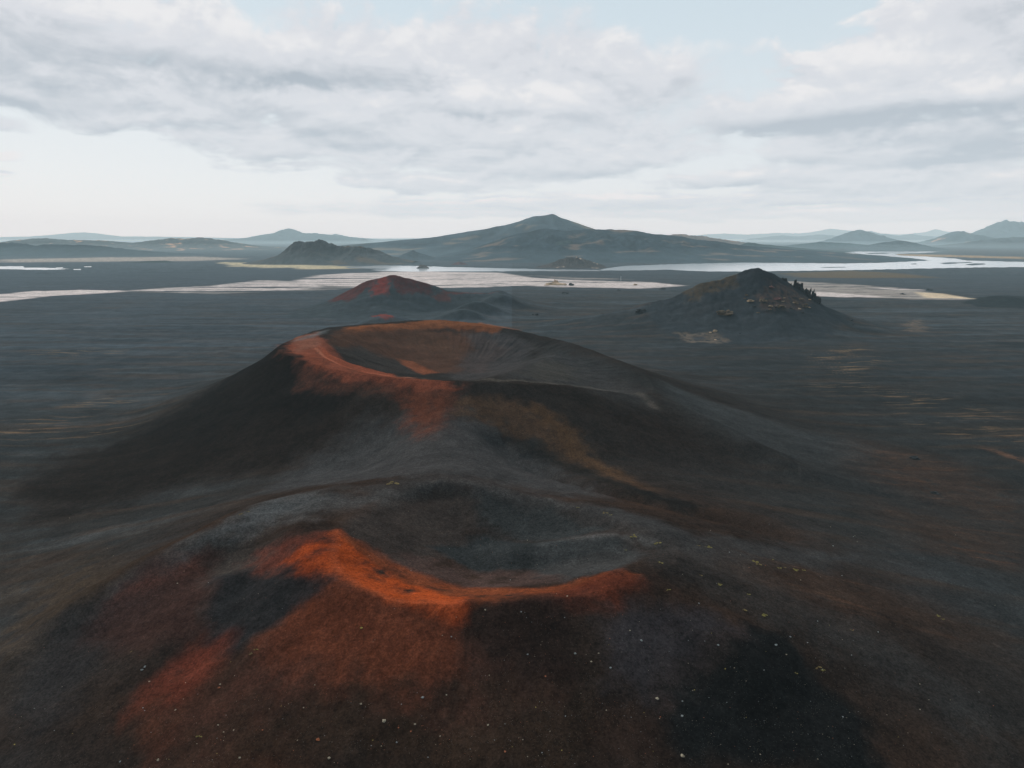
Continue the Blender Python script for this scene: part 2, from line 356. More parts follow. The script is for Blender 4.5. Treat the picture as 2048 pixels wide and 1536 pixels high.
# ---- red of the near crater
red = alb('#94431f'); brn = alb('#5c3325'); org = alb('#94482a')
poly([(560,1120),(640,1150),(700,1180),(800,1215),(900,1250),(1230,1190),(1290,1200),(1240,1260),(1100,1300),(950,1340),(800,1400),(650,1420),(520,1400),(380,1500),(420,1400),(580,1240)], alb('#452e27'), .9, 8, 8, fine=.2)
poly([(590,1190),(700,1180),(830,1220),(900,1260),(890,1340),(760,1390),(640,1370),(560,1290)], alb('#5c3425'), .85, 4, 4)
poly([(510,1110),(600,1085),(680,1065),(660,1150),(560,1150),(490,1160)], alb('#5c3127'), .8, 4, 4, fine=.4)
poly([(560,1130),(640,1080),(685,1062),(720,1110),(700,1170),(650,1170),(600,1150)], red, .75, 2.5, 3, fine=.7)
poly([(673,1058),(730,1080),(790,1120),(870,1152),(960,1172),(1060,1178),(1150,1165),(1235,1142),(1275,1150),(1235,1165),(1130,1190),(1040,1199),(930,1206),(850,1210),(780,1200),(710,1175),(665,1140)], alb('#6e3c26'), .85, 1.8, 2.2, fine=.7)
poly([(675,1070),(720,1100),(780,1150),(860,1180),(930,1195),(915,1225),(850,1222),(780,1205),(710,1175),(655,1130)], red, .8, 1.8, 2.2, fine=.75)
stroke([(673,1062),(664,1098),(672,1138),(718,1172),(790,1199),(860,1207)], 1.1, alb('#8a482f'), .45, .6)
poly([(830,1195),(930,1200),(920,1250),(890,1255),(850,1225)], org, .9, 2, 2.5)
poly([(1150,1175),(1240,1145),(1280,1160),(1260,1230),(1180,1240),(1100,1215)], alb('#5c3124'), .85, 3, 3)
poly([(930,1205),(1080,1200),(1200,1230),(1180,1330),(1060,1350),(950,1320),(910,1260)], alb('#292220'), .85, 4, 4)
poly([(430,1150),(620,1150),(650,1180),(600,1215),(520,1270),(470,1300),(420,1260)], alb('#25272a'), .92, 2, 2.5)
poly([(300,1110),(420,1100),(430,1200),(420,1260),(380,1290),(250,1300),(200,1230)], alb('#3f2d2a'), .7, 4, 4)
poly([(340,1115),(430,1105),(410,1145),(300,1180),(250,1190)], alb('#4c2f28'), .6, 4, 4, fine=.5)
poly([(410,1280),(470,1258),(460,1310),(420,1360),(330,1400),(250,1440),(300,1380)], alb('#5e3025'), .8, 3.5, 3.5, fine=.35)
poly([(330,1380),(440,1360),(420,1440),(350,1470),(250,1450)], alb('#4a2e24'), .75, 5, 5, fine=.3)
poly([(450,1500),(540,1490),(600,1536),(440,1536)], alb('#512f22'), .7, 4, 4, fine=.3)
poly([(480,1420),(800,1390),(1000,1400),(1300,1440),(1300,1536),(400,1536)], alb('#30261f'), .8, 7, 6)
poly([(1360,1390),(1440,1290),(1480,1235),(1560,1250),(1600,1330),(1700,1420),(1750,1536),(1350,1536),(1330,1450)], alb('#1b1e20'), .93, 3, 3.5)
poly([(1260,1250),(1400,1210),(1460,1240),(1380,1340),(1330,1420),(1250,1400)], alb('#34343a'), .7, 4, 4)
poly([(1220,1440),(1340,1420),(1330,1536),(1200,1536)], alb('#332723'), .6, 3, 3)
# ---- rusty ground at right and left
for q in ([(1720,880),(1900,920),(2048,1000),(2048,1060),(1850,1000),(1720,940)], [(1750,1010),(2048,1080),(2048,1150),(1850,1100)], [(1500,1120),(1750,1180),(1950,1280),(1700,1230)]):
    poly(q, alb('#3f322b'), .6, 18, 16, nz=stre, fine=.6)
    poly(q, alb('#533e32'), .5, 16, 14, nz=stre, thn=.15)
stroke([(1975,898),(2030,915),(2080,930)], 3.5, alb('#6b5040'), .6, 5, 1.0)
for q in ([(130,812),(200,796),(330,788),(300,804),(180,816)], [(0,845),(160,835),(260,860),(120,880),(0,885)], [(40,704),(180,694),(260,704),(120,720)], [(1600,770),(1700,765),(1850,790),(2048,830),(2048,850),(1800,810)], [(1620,700),(1720,690),(1760,720),(1700,760),(1640,740)], [(1800,830),(1960,840),(2048,870),(2048,890),(1880,865)]):
    poly(q, alb('#7a644c'), .6, 16, 14, nz=stre, thn=.12)
# ---- middle distance: the red cone, the rocky hill, pale rings
poly([(560,634),(660,598),(740,560),(800,553),(880,573),(1000,583),(1060,600),(960,640),(880,640),(700,640)], alb('#33393c'), .8, 8, 8)
poly([(655,603),(700,580),(735,563),(760,556),(745,572),(700,600)], alb('#4c2420'), .85, 5, 9, fine=.5)
poly([(748,562),(775,556),(778,590),(752,590)], alb('#6e2c25'), .85, 5, 9, fine=.4)
poly([(775,556),(820,558),(880,575),(870,586),(800,580)], alb('#4a2422'), .85, 5, 9, fine=.5)
poly([(880,578),(1000,583),(960,588),(890,586)], alb('#5a2d28'), .7, 2, 4)
poly([(745,632),(770,626),(790,634),(770,642)], alb('#7a3024'), .8, 3, 4, fine=.5)
poly([(865,592),(890,585),(900,600),(880,602)], alb('#5a302a'), .7, 3, 4)
poly([(1300,605),(1400,565),(1505,534),(1560,550),(1620,590),(1700,635),(1650,680),(1400,690),(1300,640)], alb('#2b3034'), .85, 8, 8)
poly([(1375,582),(1430,563),(1495,540),(1480,560),(1430,590),(1380,605)], alb('#4e402f'), .6, 4, 9, fine=1)
poly([(1500,590),(1540,570),(1590,580),(1620,600),(1600,625),(1540,620)], alb('#54423a'), .65, 6, 9, fine=1.2)
poly([(1360,664),(1420,664),(1460,676),(1440,688),(1380,686)], alb('#5f5348'), .7, 6, 9, fine=1.4)
poly([(1385,674),(1412,673),(1415,679),(1390,680)], alb('#33363a'), .9, 3, 3)
poly([(1812,645),(1840,637),(1858,655),(1840,665),(1815,662)], alb('#5f5248'), .7, 6, 9, fine=1.4)
poly([(1925,606),(1960,594),(2010,590),(2060,594),(2100,606),(2050,616),(1970,616)], alb('#1d2224'), .9, 6, 6)
# ---- pale pumice flats, tan banks, dark far plain
sand = alb('#bdb0ab'); sandb = alb('#958b84')
poly([(-60,596),(0,592),(60,586),(180,582),(250,585),(300,583),(180,592),(100,596),(0,608),(-60,612)], sand, .95, 10, 16, flatz=1, nz=stre, gap=-.3)
poly([(230,586),(400,578),(600,566),(760,556),(800,570),(620,584),(420,592)], sandb, .5, 14, 20, flatz=1, nz=stre, gap=-.05)
poly([(260,583),(330,577),(420,573),(520,562),(640,566),(640,578),(560,584),(450,585),(360,589)], sand, .85, 12, 20, flatz=1, nz=stre, gap=-.02)
poly([(590,562),(640,551),(700,546),(820,543),(900,546),(880,575),(760,577),(660,572),(610,568)], sand, .9, 20, 40, flatz=1, nz=stre, gap=-.12)
poly([(760,543),(860,543),(1000,546),(1060,556),(1160,562),(1300,566),(1370,573),(1280,578),(1080,574),(1000,568),(900,571),(800,573)], sand, .9, 16, 30, flatz=1, nz=stre, gap=-.25)
poly([(870,573),(1000,569),(1060,572),(960,576),(880,577)], sand, .9, 10, 14, flatz=1, nz=stre, gap=-.2)
poly([(1060,552),(1150,556),(1260,560),(1150,560)], sandb, .6, 20, 30, flatz=1, nz=stre, gap=-.05)
poly([(1560,562),(1700,570),(1800,578),(1880,592),(1950,603),(1820,602),(1700,598),(1560,592)], sandb, .8, 14, 20, flatz=1, nz=stre, gap=-.12)
poly([(1740,577),(1820,580),(1860,583),(1800,583)], sand, .7, 8, 10, flatz=1, nz=stre)
poly([(1830,588),(1880,590),(1950,602),(1850,599)], alb('#c0ab90'), .9, 8, 8, flatz=1, nz=stre)
poly([(1560,588),(1640,587),(1720,593),(1780,598),(1680,598),(1560,594)], sand, .8, 8, 12, flatz=1, nz=stre)
poly([(1560,546),(1700,541),(1800,546),(1880,555),(1740,557),(1600,556)], alb('#5c4a30'), .8, 30, 40, flatz=1, nz=stre, gap=-.3)
poly([(430,524),(560,526),(640,530),(760,536),(640,538),(480,534)], alb('#b8a888'), .85, 30, 70, flatz=0, nz=st2)
poly([(0,519),(200,515),(400,513),(500,518),(380,522),(0,525)], alb('#a89a8e'), .75, 60, 80, flatz=0, nz=st2)
poly([(1780,508),(1900,510),(2048,514),(2048,518),(1900,514),(1800,512)], alb('#a08058'), .8, 40, 60, flatz=0, nz=st2)
poly([(1880,497),(2048,500),(2300,503),(2300,514),(2048,510),(1900,507)], alb('#3a2f2c'), .7, 60, 80, flatz=0, nz=st2)
# variation everywhere
v = 1 + .38*fbm(gx/2.2, gy/2.2, 4, 171, .65)*(1-sstep(250, 700, r_)) + .25*fbm(gx/16, gy/16, 4, 181)
fl = np.clip(1-db/200, 0, 1)*(db > 0)*(gy > 170)
v *= 1 + fl*.13*fbm(tb*45+warp1*2, db/14, 4, 191)
fl = np.clip(1-dn/120, 0, 1)*(dn > 0)
v *= 1 + fl*.16*fbm(tn*14+warp1, dn/9, 4, 195)
v *= 1 + .30*fbm(gx/90, gy/9, 4, 197)*sstep(60, 160, np.minimum(dn, 300))*sstep(20, 120, db)
col *= np.clip(v, .45, 1.8)[:, None]
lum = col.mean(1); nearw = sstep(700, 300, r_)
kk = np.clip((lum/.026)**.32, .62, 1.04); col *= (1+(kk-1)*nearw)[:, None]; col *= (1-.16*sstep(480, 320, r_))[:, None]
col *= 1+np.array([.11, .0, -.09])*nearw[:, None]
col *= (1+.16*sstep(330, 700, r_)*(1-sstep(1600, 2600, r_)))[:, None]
col = np.clip(col, .004, .9)

# ------------------------------------------------------------------ materials
def mat(name):
    m = bpy.data.materials.new(name); m.use_nodes = True; nt = m.node_tree
    return m, nt, nt.nodes['Principled BSDF'], nt.nodes, nt.links
def ground_mat():
    m, nt, bs, N, Lk = mat('volcanic_ash')
    bs.inputs['Roughness'].default_value = .95; bs.inputs['Specular IOR Level'].default_value = .0
    at_ = N.new('ShaderNodeAttribute'); at_.attribute_name = 'ash'
    g = N.new('ShaderNodeNewGeometry')
    def noise(scale, det, rough=.6):
        n = N.new('ShaderNodeTexNoise'); n.inputs['Scale'].default_value = scale; n.inputs['Detail'].default_value = det
        n.inputs['Roughness'].default_value = rough; Lk.new(g.outputs['Position'], n.inputs['Vector']); return n
    n1 = noise(1.3, 6, .75); n2 = noise(.12, 5)
    def ramp(src, lo, hi, a, b):
        r = N.new('ShaderNodeMapRange'); r.inputs[1].default_value = lo; r.inputs[2].default_value = hi
        r.inputs[3].default_value = a; r.inputs[4].default_value = b; Lk.new(src, r.inputs[0]); return r.outputs[0]
    r1 = ramp(n1.outputs[0], .3, .7, .62, 1.42); r2 = ramp(n2.outputs[0], .3, .7, .82, 1.2)
    n3 = noise(2.6, 3, .7); r3 = ramp(n3.outputs[0], .3, .7, 0.76, 1.28)
    mq = N.new('ShaderNodeMath'); mq.operation = 'MULTIPLY'; Lk.new(r1, mq.inputs[0]); Lk.new(r3, mq.inputs[1]); r1 = mq.outputs[0]
    mu = N.new('ShaderNodeMath'); mu.operation = 'MULTIPLY'; Lk.new(r1, mu.inputs[0]); Lk.new(r2, mu.inputs[1])
    vm = N.new('ShaderNodeVectorMath'); vm.operation = 'SCALE'; Lk.new(at_.outputs['Color'], vm.inputs[0]); Lk.new(mu.outputs[0], vm.inputs['Scale'])
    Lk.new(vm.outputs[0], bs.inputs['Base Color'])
    bp = N.new('ShaderNodeBump'); bp.inputs['Strength'].default_value = .3; bp.inputs['Distance'].default_value = .3
    Lk.new(n1.outputs[0], bp.inputs['Height']); Lk.new(bp.outputs[0], bs.inputs['Normal'])
    return m
MG = ground_mat()

def set_mesh(name, V, Q, colr, m, smooth=True):
    me = bpy.data.meshes.new(name)
    me.vertices.add(len(V)); me.vertices.foreach_set('co', V.astype(np.float32).ravel())
    k = Q.shape[1]
    me.loops.add(Q.size); me.loops.foreach_set('vertex_index', Q.astype(np.int32).ravel())
    me.polygons.add(len(Q)); me.polygons.foreach_set('loop_start', np.arange(0, Q.size, k, dtype=np.int32))
    me.update(calc_edges=True)
    if colr is not None:
        at_ = me.color_attributes.new('ash', 'FLOAT_COLOR', 'POINT')
        at_.data.foreach_set('color', np.concatenate([colr, np.ones((len(colr), 1))], 1).astype(np.float32).ravel())
    if smooth: me.polygons.foreach_set('use_smooth', np.ones(len(Q), bool))
    me.materials.append(m); me.validate()
    o = bpy.data.objects.new(name, me); C.objects.link(o); return o
def structure(o, label=None):
    o['kind'] = 'structure'
    if label: o['label'] = label
    return o
nr, nc = shp
idx = np.arange(nr*nc).reshape(nr, nc)
Q = np.stack([idx[:-1, :-1], idx[:-1, 1:], idx[1:, 1:], idx[1:, :-1]], -1).reshape(-1, 4)[:, ::-1]
wrap = np.stack([idx[:-1, -1], idx[:-1, 0], idx[1:, 0], idx[1:, -1]], -1)[:, ::-1]
Q = np.concatenate([Q, wrap])
fx = gx[Q].mean(1) if False else gx[Q[:, 0]]; fy = gy[Q[:, 0]]; fdb = db[Q[:, 0]]; fdn = dn[Q[:, 0]]; fz = gz[Q[:, 0]]
lab = np.zeros(len(Q), int)
lab[(fdn < 95) & (fz > 5)] = 1
lab[(fdb < 150) & (fz > 5) & (fdb*1.0 < fdn*1.3-8)] = 2
xr = at(790, 590, 960)[0]; lab[(np.abs(fx-xr-25) < 260) & (fy > 840) & (fy < 1140) & (fz > 4)] = 3
xk = at(1505, 590, 800)[0]; lab[(np.abs(fx-xk) < 190) & (fy > 660) & (fy < 940) & (fz > 5)] = 4
xm = at(2000, 596, 1090)[0]; lab[(np.hypot(fx-xm, fy-1090) < 110) & (fz > 2.5)] = 5
V = np.stack([gx, gy, gz], 1)
for k, nm, lb in ((0, 'ground', 'dark volcanic ash plain reaching to the horizon with pale pumice flats'),
                  (1, 'crater_hill', 'nearest low crater with a glowing red and orange rim in the foreground'),
                  (2, 'volcano', 'large round crater cone with rusty rim in the middle of the photo'),
                  (3, 'crater_hill', 'far dark cone with deep red ridge behind the large crater'),
                  (4, 'rocky_hill', 'dark pointed hill with jagged crags on its right shoulder'),
                  (5, 'mound', 'small smooth black mound at the right edge beside the pale sand')):
    q = Q[lab == k]
    if not len(q): continue
    u, inv = np.unique(q, return_inverse=True)
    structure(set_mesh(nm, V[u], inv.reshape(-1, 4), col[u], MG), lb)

# ------------------------------------------------------------------ far hills, each a ridge with its own depth
def hillside(name, label, sky, Y0, front, back, c, rough=1.0, tan=None, pf=1.3, nx=240, ny=90, base=-6, seed=1, craggy=0):
    p = [at(a, b, Y0) for a, b in sky]
    xs = np.array([q[0] for q in p]); zs = np.array([q[2] for q in p])
    gxx = np.linspace(xs[0], xs[-1], nx); gyy = np.concatenate([np.linspace(Y0-front, Y0, ny*2//3), np.linspace(Y0, Y0+back, ny//3+1)[1:]])
    zz = np.interp(gxx, xs, zs)
    k = np.exp(-.5*(np.arange(-6, 7)/(.5+.8*(1-min(craggy, 1))))**2); k /= k.sum(); zz = np.convolve(np.pad(zz, 6, 'edge'), k, 'valid')
    X, Y = np.meshgrid(gxx, gyy)
    hmax = max(zs.max(), 20); sc = (xs[-1]-xs[0])/9
    wob = fbm(X/sc, Y/sc, 3, seed)*front*.16*(np.abs(Y-Y0)/front)
    # crest wanders in depth
    t = np.where(Y < Y0, (Y0-Y)/front, (Y-Y0)/back)
    Zc = np.interp(np.clip(X+wob*.6, xs[0], xs[-1]), gxx, zz)
    t = np.clip(t, 0, 1); pr = (1-t)**pf; rr = .5*(1+np.cos(np.pi*np.clip(t*6, 0, 1))); pr = pr+rr*(1-pr)*.5
    Z = base + (Zc-base)*pr
    s = hmax*.42*rough
    e = np.clip(Z/hmax, 0, 1)
    gul = np.abs(fbm(X/(hmax*1.6), Y/(hmax*3.2), 4, seed+5))
    Z = Z + e*s*(fbm(X/(hmax*.9), Y/(hmax*.9), 4, seed+3)-gul*1.2+.25)*np.clip(t*4, .25, 1)
    if craggy: Z = Z + e*craggy*hmax*.19*(fbm(X/(hmax*.22), Y/(hmax*.3), 4, seed+8))
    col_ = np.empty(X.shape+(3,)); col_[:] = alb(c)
    vv = 1+.55*fbm(X/(hmax*.5), Y/(hmax*1.6), 5, seed+7, .6)+.35*fbm(X/(hmax*.16), Y/(hmax*.4), 4, seed+17, .6)+.35*(gul-.2)*-2  # uneven tone, with shade of the gullies put into the colour
    col_ *= np.clip(vv, .3, 1.9)[..., None]
    if tan:
        tc, th = tan; m = sstep(th, th+.22, fbm(X/(hmax*1.7), Y/(hmax*1.1), 4, seed+11))*.85
        col_ = col_*(1-m[..., None])+alb(tc)*m[..., None]
    nY, nX = X.shape; id_ = np.arange(nY*nX).reshape(nY, nX)
    q = np.stack([id_[:-1, :-1], id_[:-1, 1:], id_[1:, 1:], id_[1:, :-1]], -1).reshape(-1, 4)
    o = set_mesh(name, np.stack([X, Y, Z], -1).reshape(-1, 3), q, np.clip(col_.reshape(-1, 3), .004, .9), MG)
    return structure(o, label)
hs = hillside
hs('mountain', 'broad dark mountain rising to a single sharp peak, tallest on the horizon', [(640,496),(700,489),(780,483),(900,470),(980,456),(1040,443),(1085,433),(1095,430),(1105,426),(1115,430),(1125,436),(1160,449),(1195,459),(1300,482),(1400,492)], 5200, 1300, 900, '#38444b', .7, ('#6d6358', .12), 1.1, seed=1, nx=400)
hs('mountain', 'wide rounded massif in front of the sharp peak', [(850,516),(930,501),(985,483),(1040,466),(1062,461),(1100,459),(1130,461),(1180,458),(1250,461),(1320,468),(1400,479),(1480,490),(1560,497),(1650,502),(1720,508),(1790,518)], 4100, 1250, 700, '#2c383f', .9, ('#6a5c52', .16), 1.25, seed=2, nx=500, ny=150)
hs('hill', 'small dark spur on the face of the broad massif', [(1050,505),(1090,492),(1118,482),(1140,482),(1165,495),(1220,506)], 3650, 350, 300, '#2e3a3b', 1, None, seed=31)
hs('rocky_hill', 'craggy dark hill left of the massif beyond the pale flats', [(470,531),(500,524),(530,519),(560,509),(578,494),(590,486),(603,484),(620,485),(638,480),(652,483),(668,490),(680,496),(715,493),(740,495),(760,502),(785,513),(830,522)], 2950, 240, 220, '#3d3f40', 1.1, ('#57493c', .1), .9, seed=3, craggy=.7, nx=400)
hs('hill', 'small teal hump between the craggy hill and the massif', [(780,522),(800,512),(815,505),(826,500),(840,506),(870,515),(910,521)], 3500, 260, 200, '#303b41', 1, None, seed=4)
hs('hill', 'long low dark ridge at the left edge', [(-260,492),(-120,484),(-40,489),(0,487),(25,485),(45,489),(70,492),(95,489),(160,490),(200,492),(240,498),(300,503),(380,508),(470,511),(560,514)], 4400, 500, 500, '#2b363c', .9, None, 1.0, seed=5, nx=400, craggy=.5)
hs('hill', 'hazy brown hills with bare tan slopes behind the left ridge', [(-200,484),(0,486),(40,480),(80,477),(140,480),(200,481),(270,486),(310,481),(345,476),(375,478),(400,475),(430,478),(470,486),(520,492),(600,496),(700,499)], 6600, 900, 700, '#474a4b', 1, ('#c49a78', .2), 1.1, seed=6, nx=400, craggy=.6)
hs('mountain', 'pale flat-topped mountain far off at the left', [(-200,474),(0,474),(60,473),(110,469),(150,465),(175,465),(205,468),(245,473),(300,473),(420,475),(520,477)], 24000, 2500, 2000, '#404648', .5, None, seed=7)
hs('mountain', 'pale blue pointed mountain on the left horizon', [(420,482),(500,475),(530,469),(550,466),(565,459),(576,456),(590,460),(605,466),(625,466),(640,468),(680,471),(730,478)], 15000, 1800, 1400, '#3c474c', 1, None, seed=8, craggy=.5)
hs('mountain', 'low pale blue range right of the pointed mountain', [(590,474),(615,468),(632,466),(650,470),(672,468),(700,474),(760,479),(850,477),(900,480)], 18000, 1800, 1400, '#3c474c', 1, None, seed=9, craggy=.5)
hs('hill', 'low brown hill emerging behind the right slope of the massif', [(1290,480),(1330,472),(1347,468),(1365,470),(1400,472),(1440,478),(1500,487),(1560,492)], 7000, 900, 700, '#5a4c45', 1, ('#8a6a58', .1), seed=10, craggy=.7)
hs('mountain', 'faintest jagged range on the right horizon', [(1200,474),(1380,471),(1450,467),(1500,469),(1560,466),(1600,467),(1640,462),(1662,457),(1690,461),(1750,467),(1800,469),(1850,465),(1872,459),(1892,463),(1920,468),(2000,463),(2100,462),(2300,470)], 30000, 2800, 2300, '#3f474c', .8, None, seed=11, nx=500, craggy=.7)
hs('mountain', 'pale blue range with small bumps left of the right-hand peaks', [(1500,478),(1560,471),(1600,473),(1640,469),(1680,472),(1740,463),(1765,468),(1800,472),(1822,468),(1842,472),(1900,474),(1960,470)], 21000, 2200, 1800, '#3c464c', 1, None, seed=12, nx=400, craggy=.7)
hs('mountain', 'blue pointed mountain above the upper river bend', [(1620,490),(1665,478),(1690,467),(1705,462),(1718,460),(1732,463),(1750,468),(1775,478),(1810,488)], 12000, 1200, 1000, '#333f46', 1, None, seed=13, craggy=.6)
hs('hill', 'dark low hill ending at the right tip of the massif', [(1440,500),(1480,490),(1495,485),(1520,488),(1560,492),(1620,498),(1700,503)], 5200, 500, 500, '#2c393a', .8, None, seed=14)
hs('hill', 'long dark teal hill behind the upper river', [(1540,495),(1590,489),(1640,484),(1690,486),(1740,490),(1800,495)], 7000, 700, 600, '#2e3c40', .8, None, seed=15)
hs('hill', 'brown-green low hill on the far bank of the upper river', [(1680,497),(1740,489),(1780,483),(1800,481),(1825,485),(1850,492),(1880,498)], 6200, 600, 500, '#3d464a', .8, None, seed=16)
hs('mountain', 'rounded blue mountain with bare tan gullies at its right', [(1840,492),(1870,480),(1890,470),(1910,463),(1930,464),(1950,469),(1975,474),(2010,480),(2060,486)], 10500, 1100, 900, '#3a464b', 1, ('#b08c74', .25), seed=17, craggy=.5)
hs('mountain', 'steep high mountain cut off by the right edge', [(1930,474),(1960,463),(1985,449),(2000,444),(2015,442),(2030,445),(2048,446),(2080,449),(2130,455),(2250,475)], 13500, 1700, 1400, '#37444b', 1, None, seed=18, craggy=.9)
hs('hill', 'grey lower slopes below the steep right mountain', [(1880,494),(1940,484),(1990,477),(2048,474),(2120,478),(2250,490)], 8000, 900, 800, '#444b4e', 1, None, seed=19, craggy=.5)
hs('rocky_hill', 'brown rocky knoll standing at the river edge', [(1035,541),(1070,534),(1098,528),(1118,520),(1130,517),(1150,515),(1168,519),(1190,525),(1208,531),(1222,541)], 2500, 110, 110, '#3c3532', 1.6, ('#b39a84', .32), .8, seed=20, craggy=1.5, nx=300)
hs('mound', 'low reddish mound on the near foot of the massif', [(885,533),(905,528),(918,523),(930,526),(945,533)], 2750, 60, 60, '#4c3636', 1, None, seed=21, craggy=.5, nx=80, ny=40)
hs('hill', 'low dark lava ridge on the left plain beside the water', [(180,530),(230,526),(290,522),(330,521),(352,524),(380,529)], 3000, 120, 120, '#26302f', 1, None, seed=22, craggy=1, nx=160)

# ------------------------------------------------------------------ river
def water_mat():
    m, nt, bs, N, Lk = mat('glacial_water')
    bs.inputs['Base Color'].default_value = (.66, .70, .74, 1); bs.inputs['Roughness'].default_value = .12
    bs.inputs['IOR'].default_value = 1.6; bs.inputs['Specular IOR Level'].default_value = .9
    n = N.new('ShaderNodeTexNoise'); n.inputs['Scale'].default_value = .05; n.inputs['Detail'].default_value = 3
    g = N.new('ShaderNodeNewGeometry'); Lk.new(g.outputs['Position'], n.inputs['Vector'])
    b = N.new('ShaderNodeBump'); b.inputs['Strength'].default_value = .05; b.inputs['Distance'].default_value = .3
    Lk.new(n.outputs[0], b.inputs['Height']); Lk.new(b.outputs[0], bs.inputs['Normal']); return m
MW = water_mat()
def pond(name, pts, z, m, kind='structure', label=None, jit=.5, colr=None):
    rr = random.Random(len(pts)*31+int(pts[0][0]))
    P2 = []
    n = len(pts)
    for i in range(n):
        a = pts[i]; b = pts[(i+1) % n]; k = max(1, int(math.hypot(a[0]-b[0], a[1]-b[1])/9))
        for j in range(k):
            t = j/k
            P2.append((a[0]+(b[0]-a[0])*t+rr.uniform(-2, 2)*jit, a[1]+(b[1]-a[1])*t+rr.uniform(-.8, .8)*jit))
    W = [Vector(flat(p[0], p[1], z)) for p in P2]
    tri = geometry.tessellate_polygon([W])
    me = bpy.data.meshes.new(name); me.from_pydata([tuple(w) for w in W], [], [t for t in tri]); me.update()
    bm = bmesh.new(); bm.from_mesh(me); 
    for f in bm.faces:
        if f.normal.z < 0: f.normal_flip()
    bm.to_mesh(me); bm.free()
    if colr is not None:
        ca = me.color_attributes.new('ash', 'FLOAT_COLOR', 'POINT')
        ca.data.foreach_set('color', np.tile(np.append(colr, 1), len(W)).astype(np.float32))
    me.materials.append(m); o = bpy.data.objects.new(name, me); C.objects.link(o)
    o['kind'] = kind
    if label: o['label'] = label
    return o
pond('river', [(1195,541),(1215,536),(1250,532),(1320,529),(1400,527),(1480,525),(1600,526),(1700,527),(1780,525),(1840,522),(1866,522),(1830,519),(1760,515),(1722,513),(1700,508),(1676,503),
     (1760,503),(1840,503),(1890,503.5),(1840,506),(1790,508),(1800,511),(1850,513),(1910,517),(1935,521),(2048,524),(2300,527),(2300,537),(2048,534),(1950,535),(1850,537),(1760,539),(1640,541),(1500,543),(1420,543),(1365,541),(1340,539),(1260,541)], .5, MW, label='wide pale glacial river crossing the right side of the plain')
pond('river', [(690,534),(760,531),(830,532),(900,534),(980,536),(1050,537.5),(1100,539),(1200,540),(1200,542),(1050,542),(950,543),(830,543.5),(770,542),(740,540),(780,538),(700,536)], .5, MW, label='white river channel in front of the dark massif')
pond('river', [(-200,530),(0,533),(45,532),(50,535),(110,536),(140,538),(90,540),(0,538),(-200,540)], .5, MW, label='short stretch of white water at the left edge')
pond('river', [(112,535),(126,534.6),(126,536),(112,536.2)], .5, MW, jit=.15, label='tiny white pool beside the left stretch of water')
pond('river', [(146,538.2),(162,538),(162,539.6),(148,539.8)], .5, MW, jit=.15, label='tiny white pool right of the left stretch of water')
pond('river', [(168,533),(183,532.6),(183,534),(168,534.2)], .5, MW, jit=.15, label='tiny white pool farthest right on the left plain')
pond('river', [(1860,499.2),(1890,498.6),(1893,500.6),(1856,501)], .5, MW, jit=.2, label='white bay of the river beneath the right mountains')
for q, lb in (([(1880,526),(1900,524.5),(1920,525),(1912,527),(1890,528)], 'dark gravel bar in the river bend, left one'),
          ([(1930,529),(1950,526.5),(1968,527),(1972,528.5),(1945,530.5)], 'dark gravel bar in the river bend, right one'),
          ([(1822,527.6),(1832,526.8),(1834,528),(1824,528.4)], 'small dark bar in the river'),
          ([(1640,534.4),(1690,533.6),(1692,534.6),(1650,535.2)], 'thin gravel streak in the wide river'),
          ([(1905,525.6),(1940,523.6),(1945,525),(1915,526.4)], 'slim dark bar beside the two river bars'),
          ([(1730,506.5),(1768,505.5),(1780,507),(1740,508)], 'dark bar in the upper river')):
    pond('sandbar', q, .9, MG, label=lb, jit=.2, colr=alb('#4b5257'))

# ------------------------------------------------------------------ rocks
def rock_mat(name, c, rough=.9, c2=None):
    m, nt, bs, N, Lk = mat(name)
    n = N.new('ShaderNodeTexNoise'); n.inputs['Scale'].default_value = 1.2; n.inputs['Detail'].default_value = 6
    tc = N.new('ShaderNodeTexCoord'); Lk.new(tc.outputs['Object'], n.inputs['Vector'])
    r = N.new('ShaderNodeValToRGB'); r.color_ramp.elements[0].position = .35; r.color_ramp.elements[1].position = .68
    a = alb(c); b = alb(c2) if c2 else a*1.6
    r.color_ramp.elements[0].color = (*(a*.8), 1); r.color_ramp.elements[1].color = (*b, 1)
    Lk.new(n.outputs[0], r.inputs[0]); Lk.new(r.outputs[0], bs.inputs['Base Color']); bs.inputs['Roughness'].default_value = rough
    bs.inputs['Specular IOR Level'].default_value = .15
    bp = N.new('ShaderNodeBump'); bp.inputs['Strength'].default_value = .6; Lk.new(n.outputs[0], bp.inputs['Height']); Lk.new(bp.outputs[0], bs.inputs['Normal'])
    return m
M_PALE = rock_mat('pale_stone', '#8a7d6b', .9, '#b0a38d'); M_WHITE = rock_mat('grey_stone', '#74797b', .9, '#a3a6a4')
M_RED = rock_mat('red_stone', '#9a5234', .9, '#c07a55'); M_YEL = rock_mat('lichen_stone', '#8c7a3c', .9, '#b8a858')
M_LAVA = rock_mat('black_lava', '#1e2326', .9, '#3a3c3d'); M_BRN = rock_mat('brown_rock', '#4b4034', .9, '#7a6650')
M_TAN = rock_mat('tan_rock', '#9c8468', .9, '#c2a68a'); M_MOSS = rock_mat('dry_moss', '#5c552f', 1, '#7a7040')
M_MOSS2 = rock_mat('brown_moss', '#54472e', 1, '#6e6040')

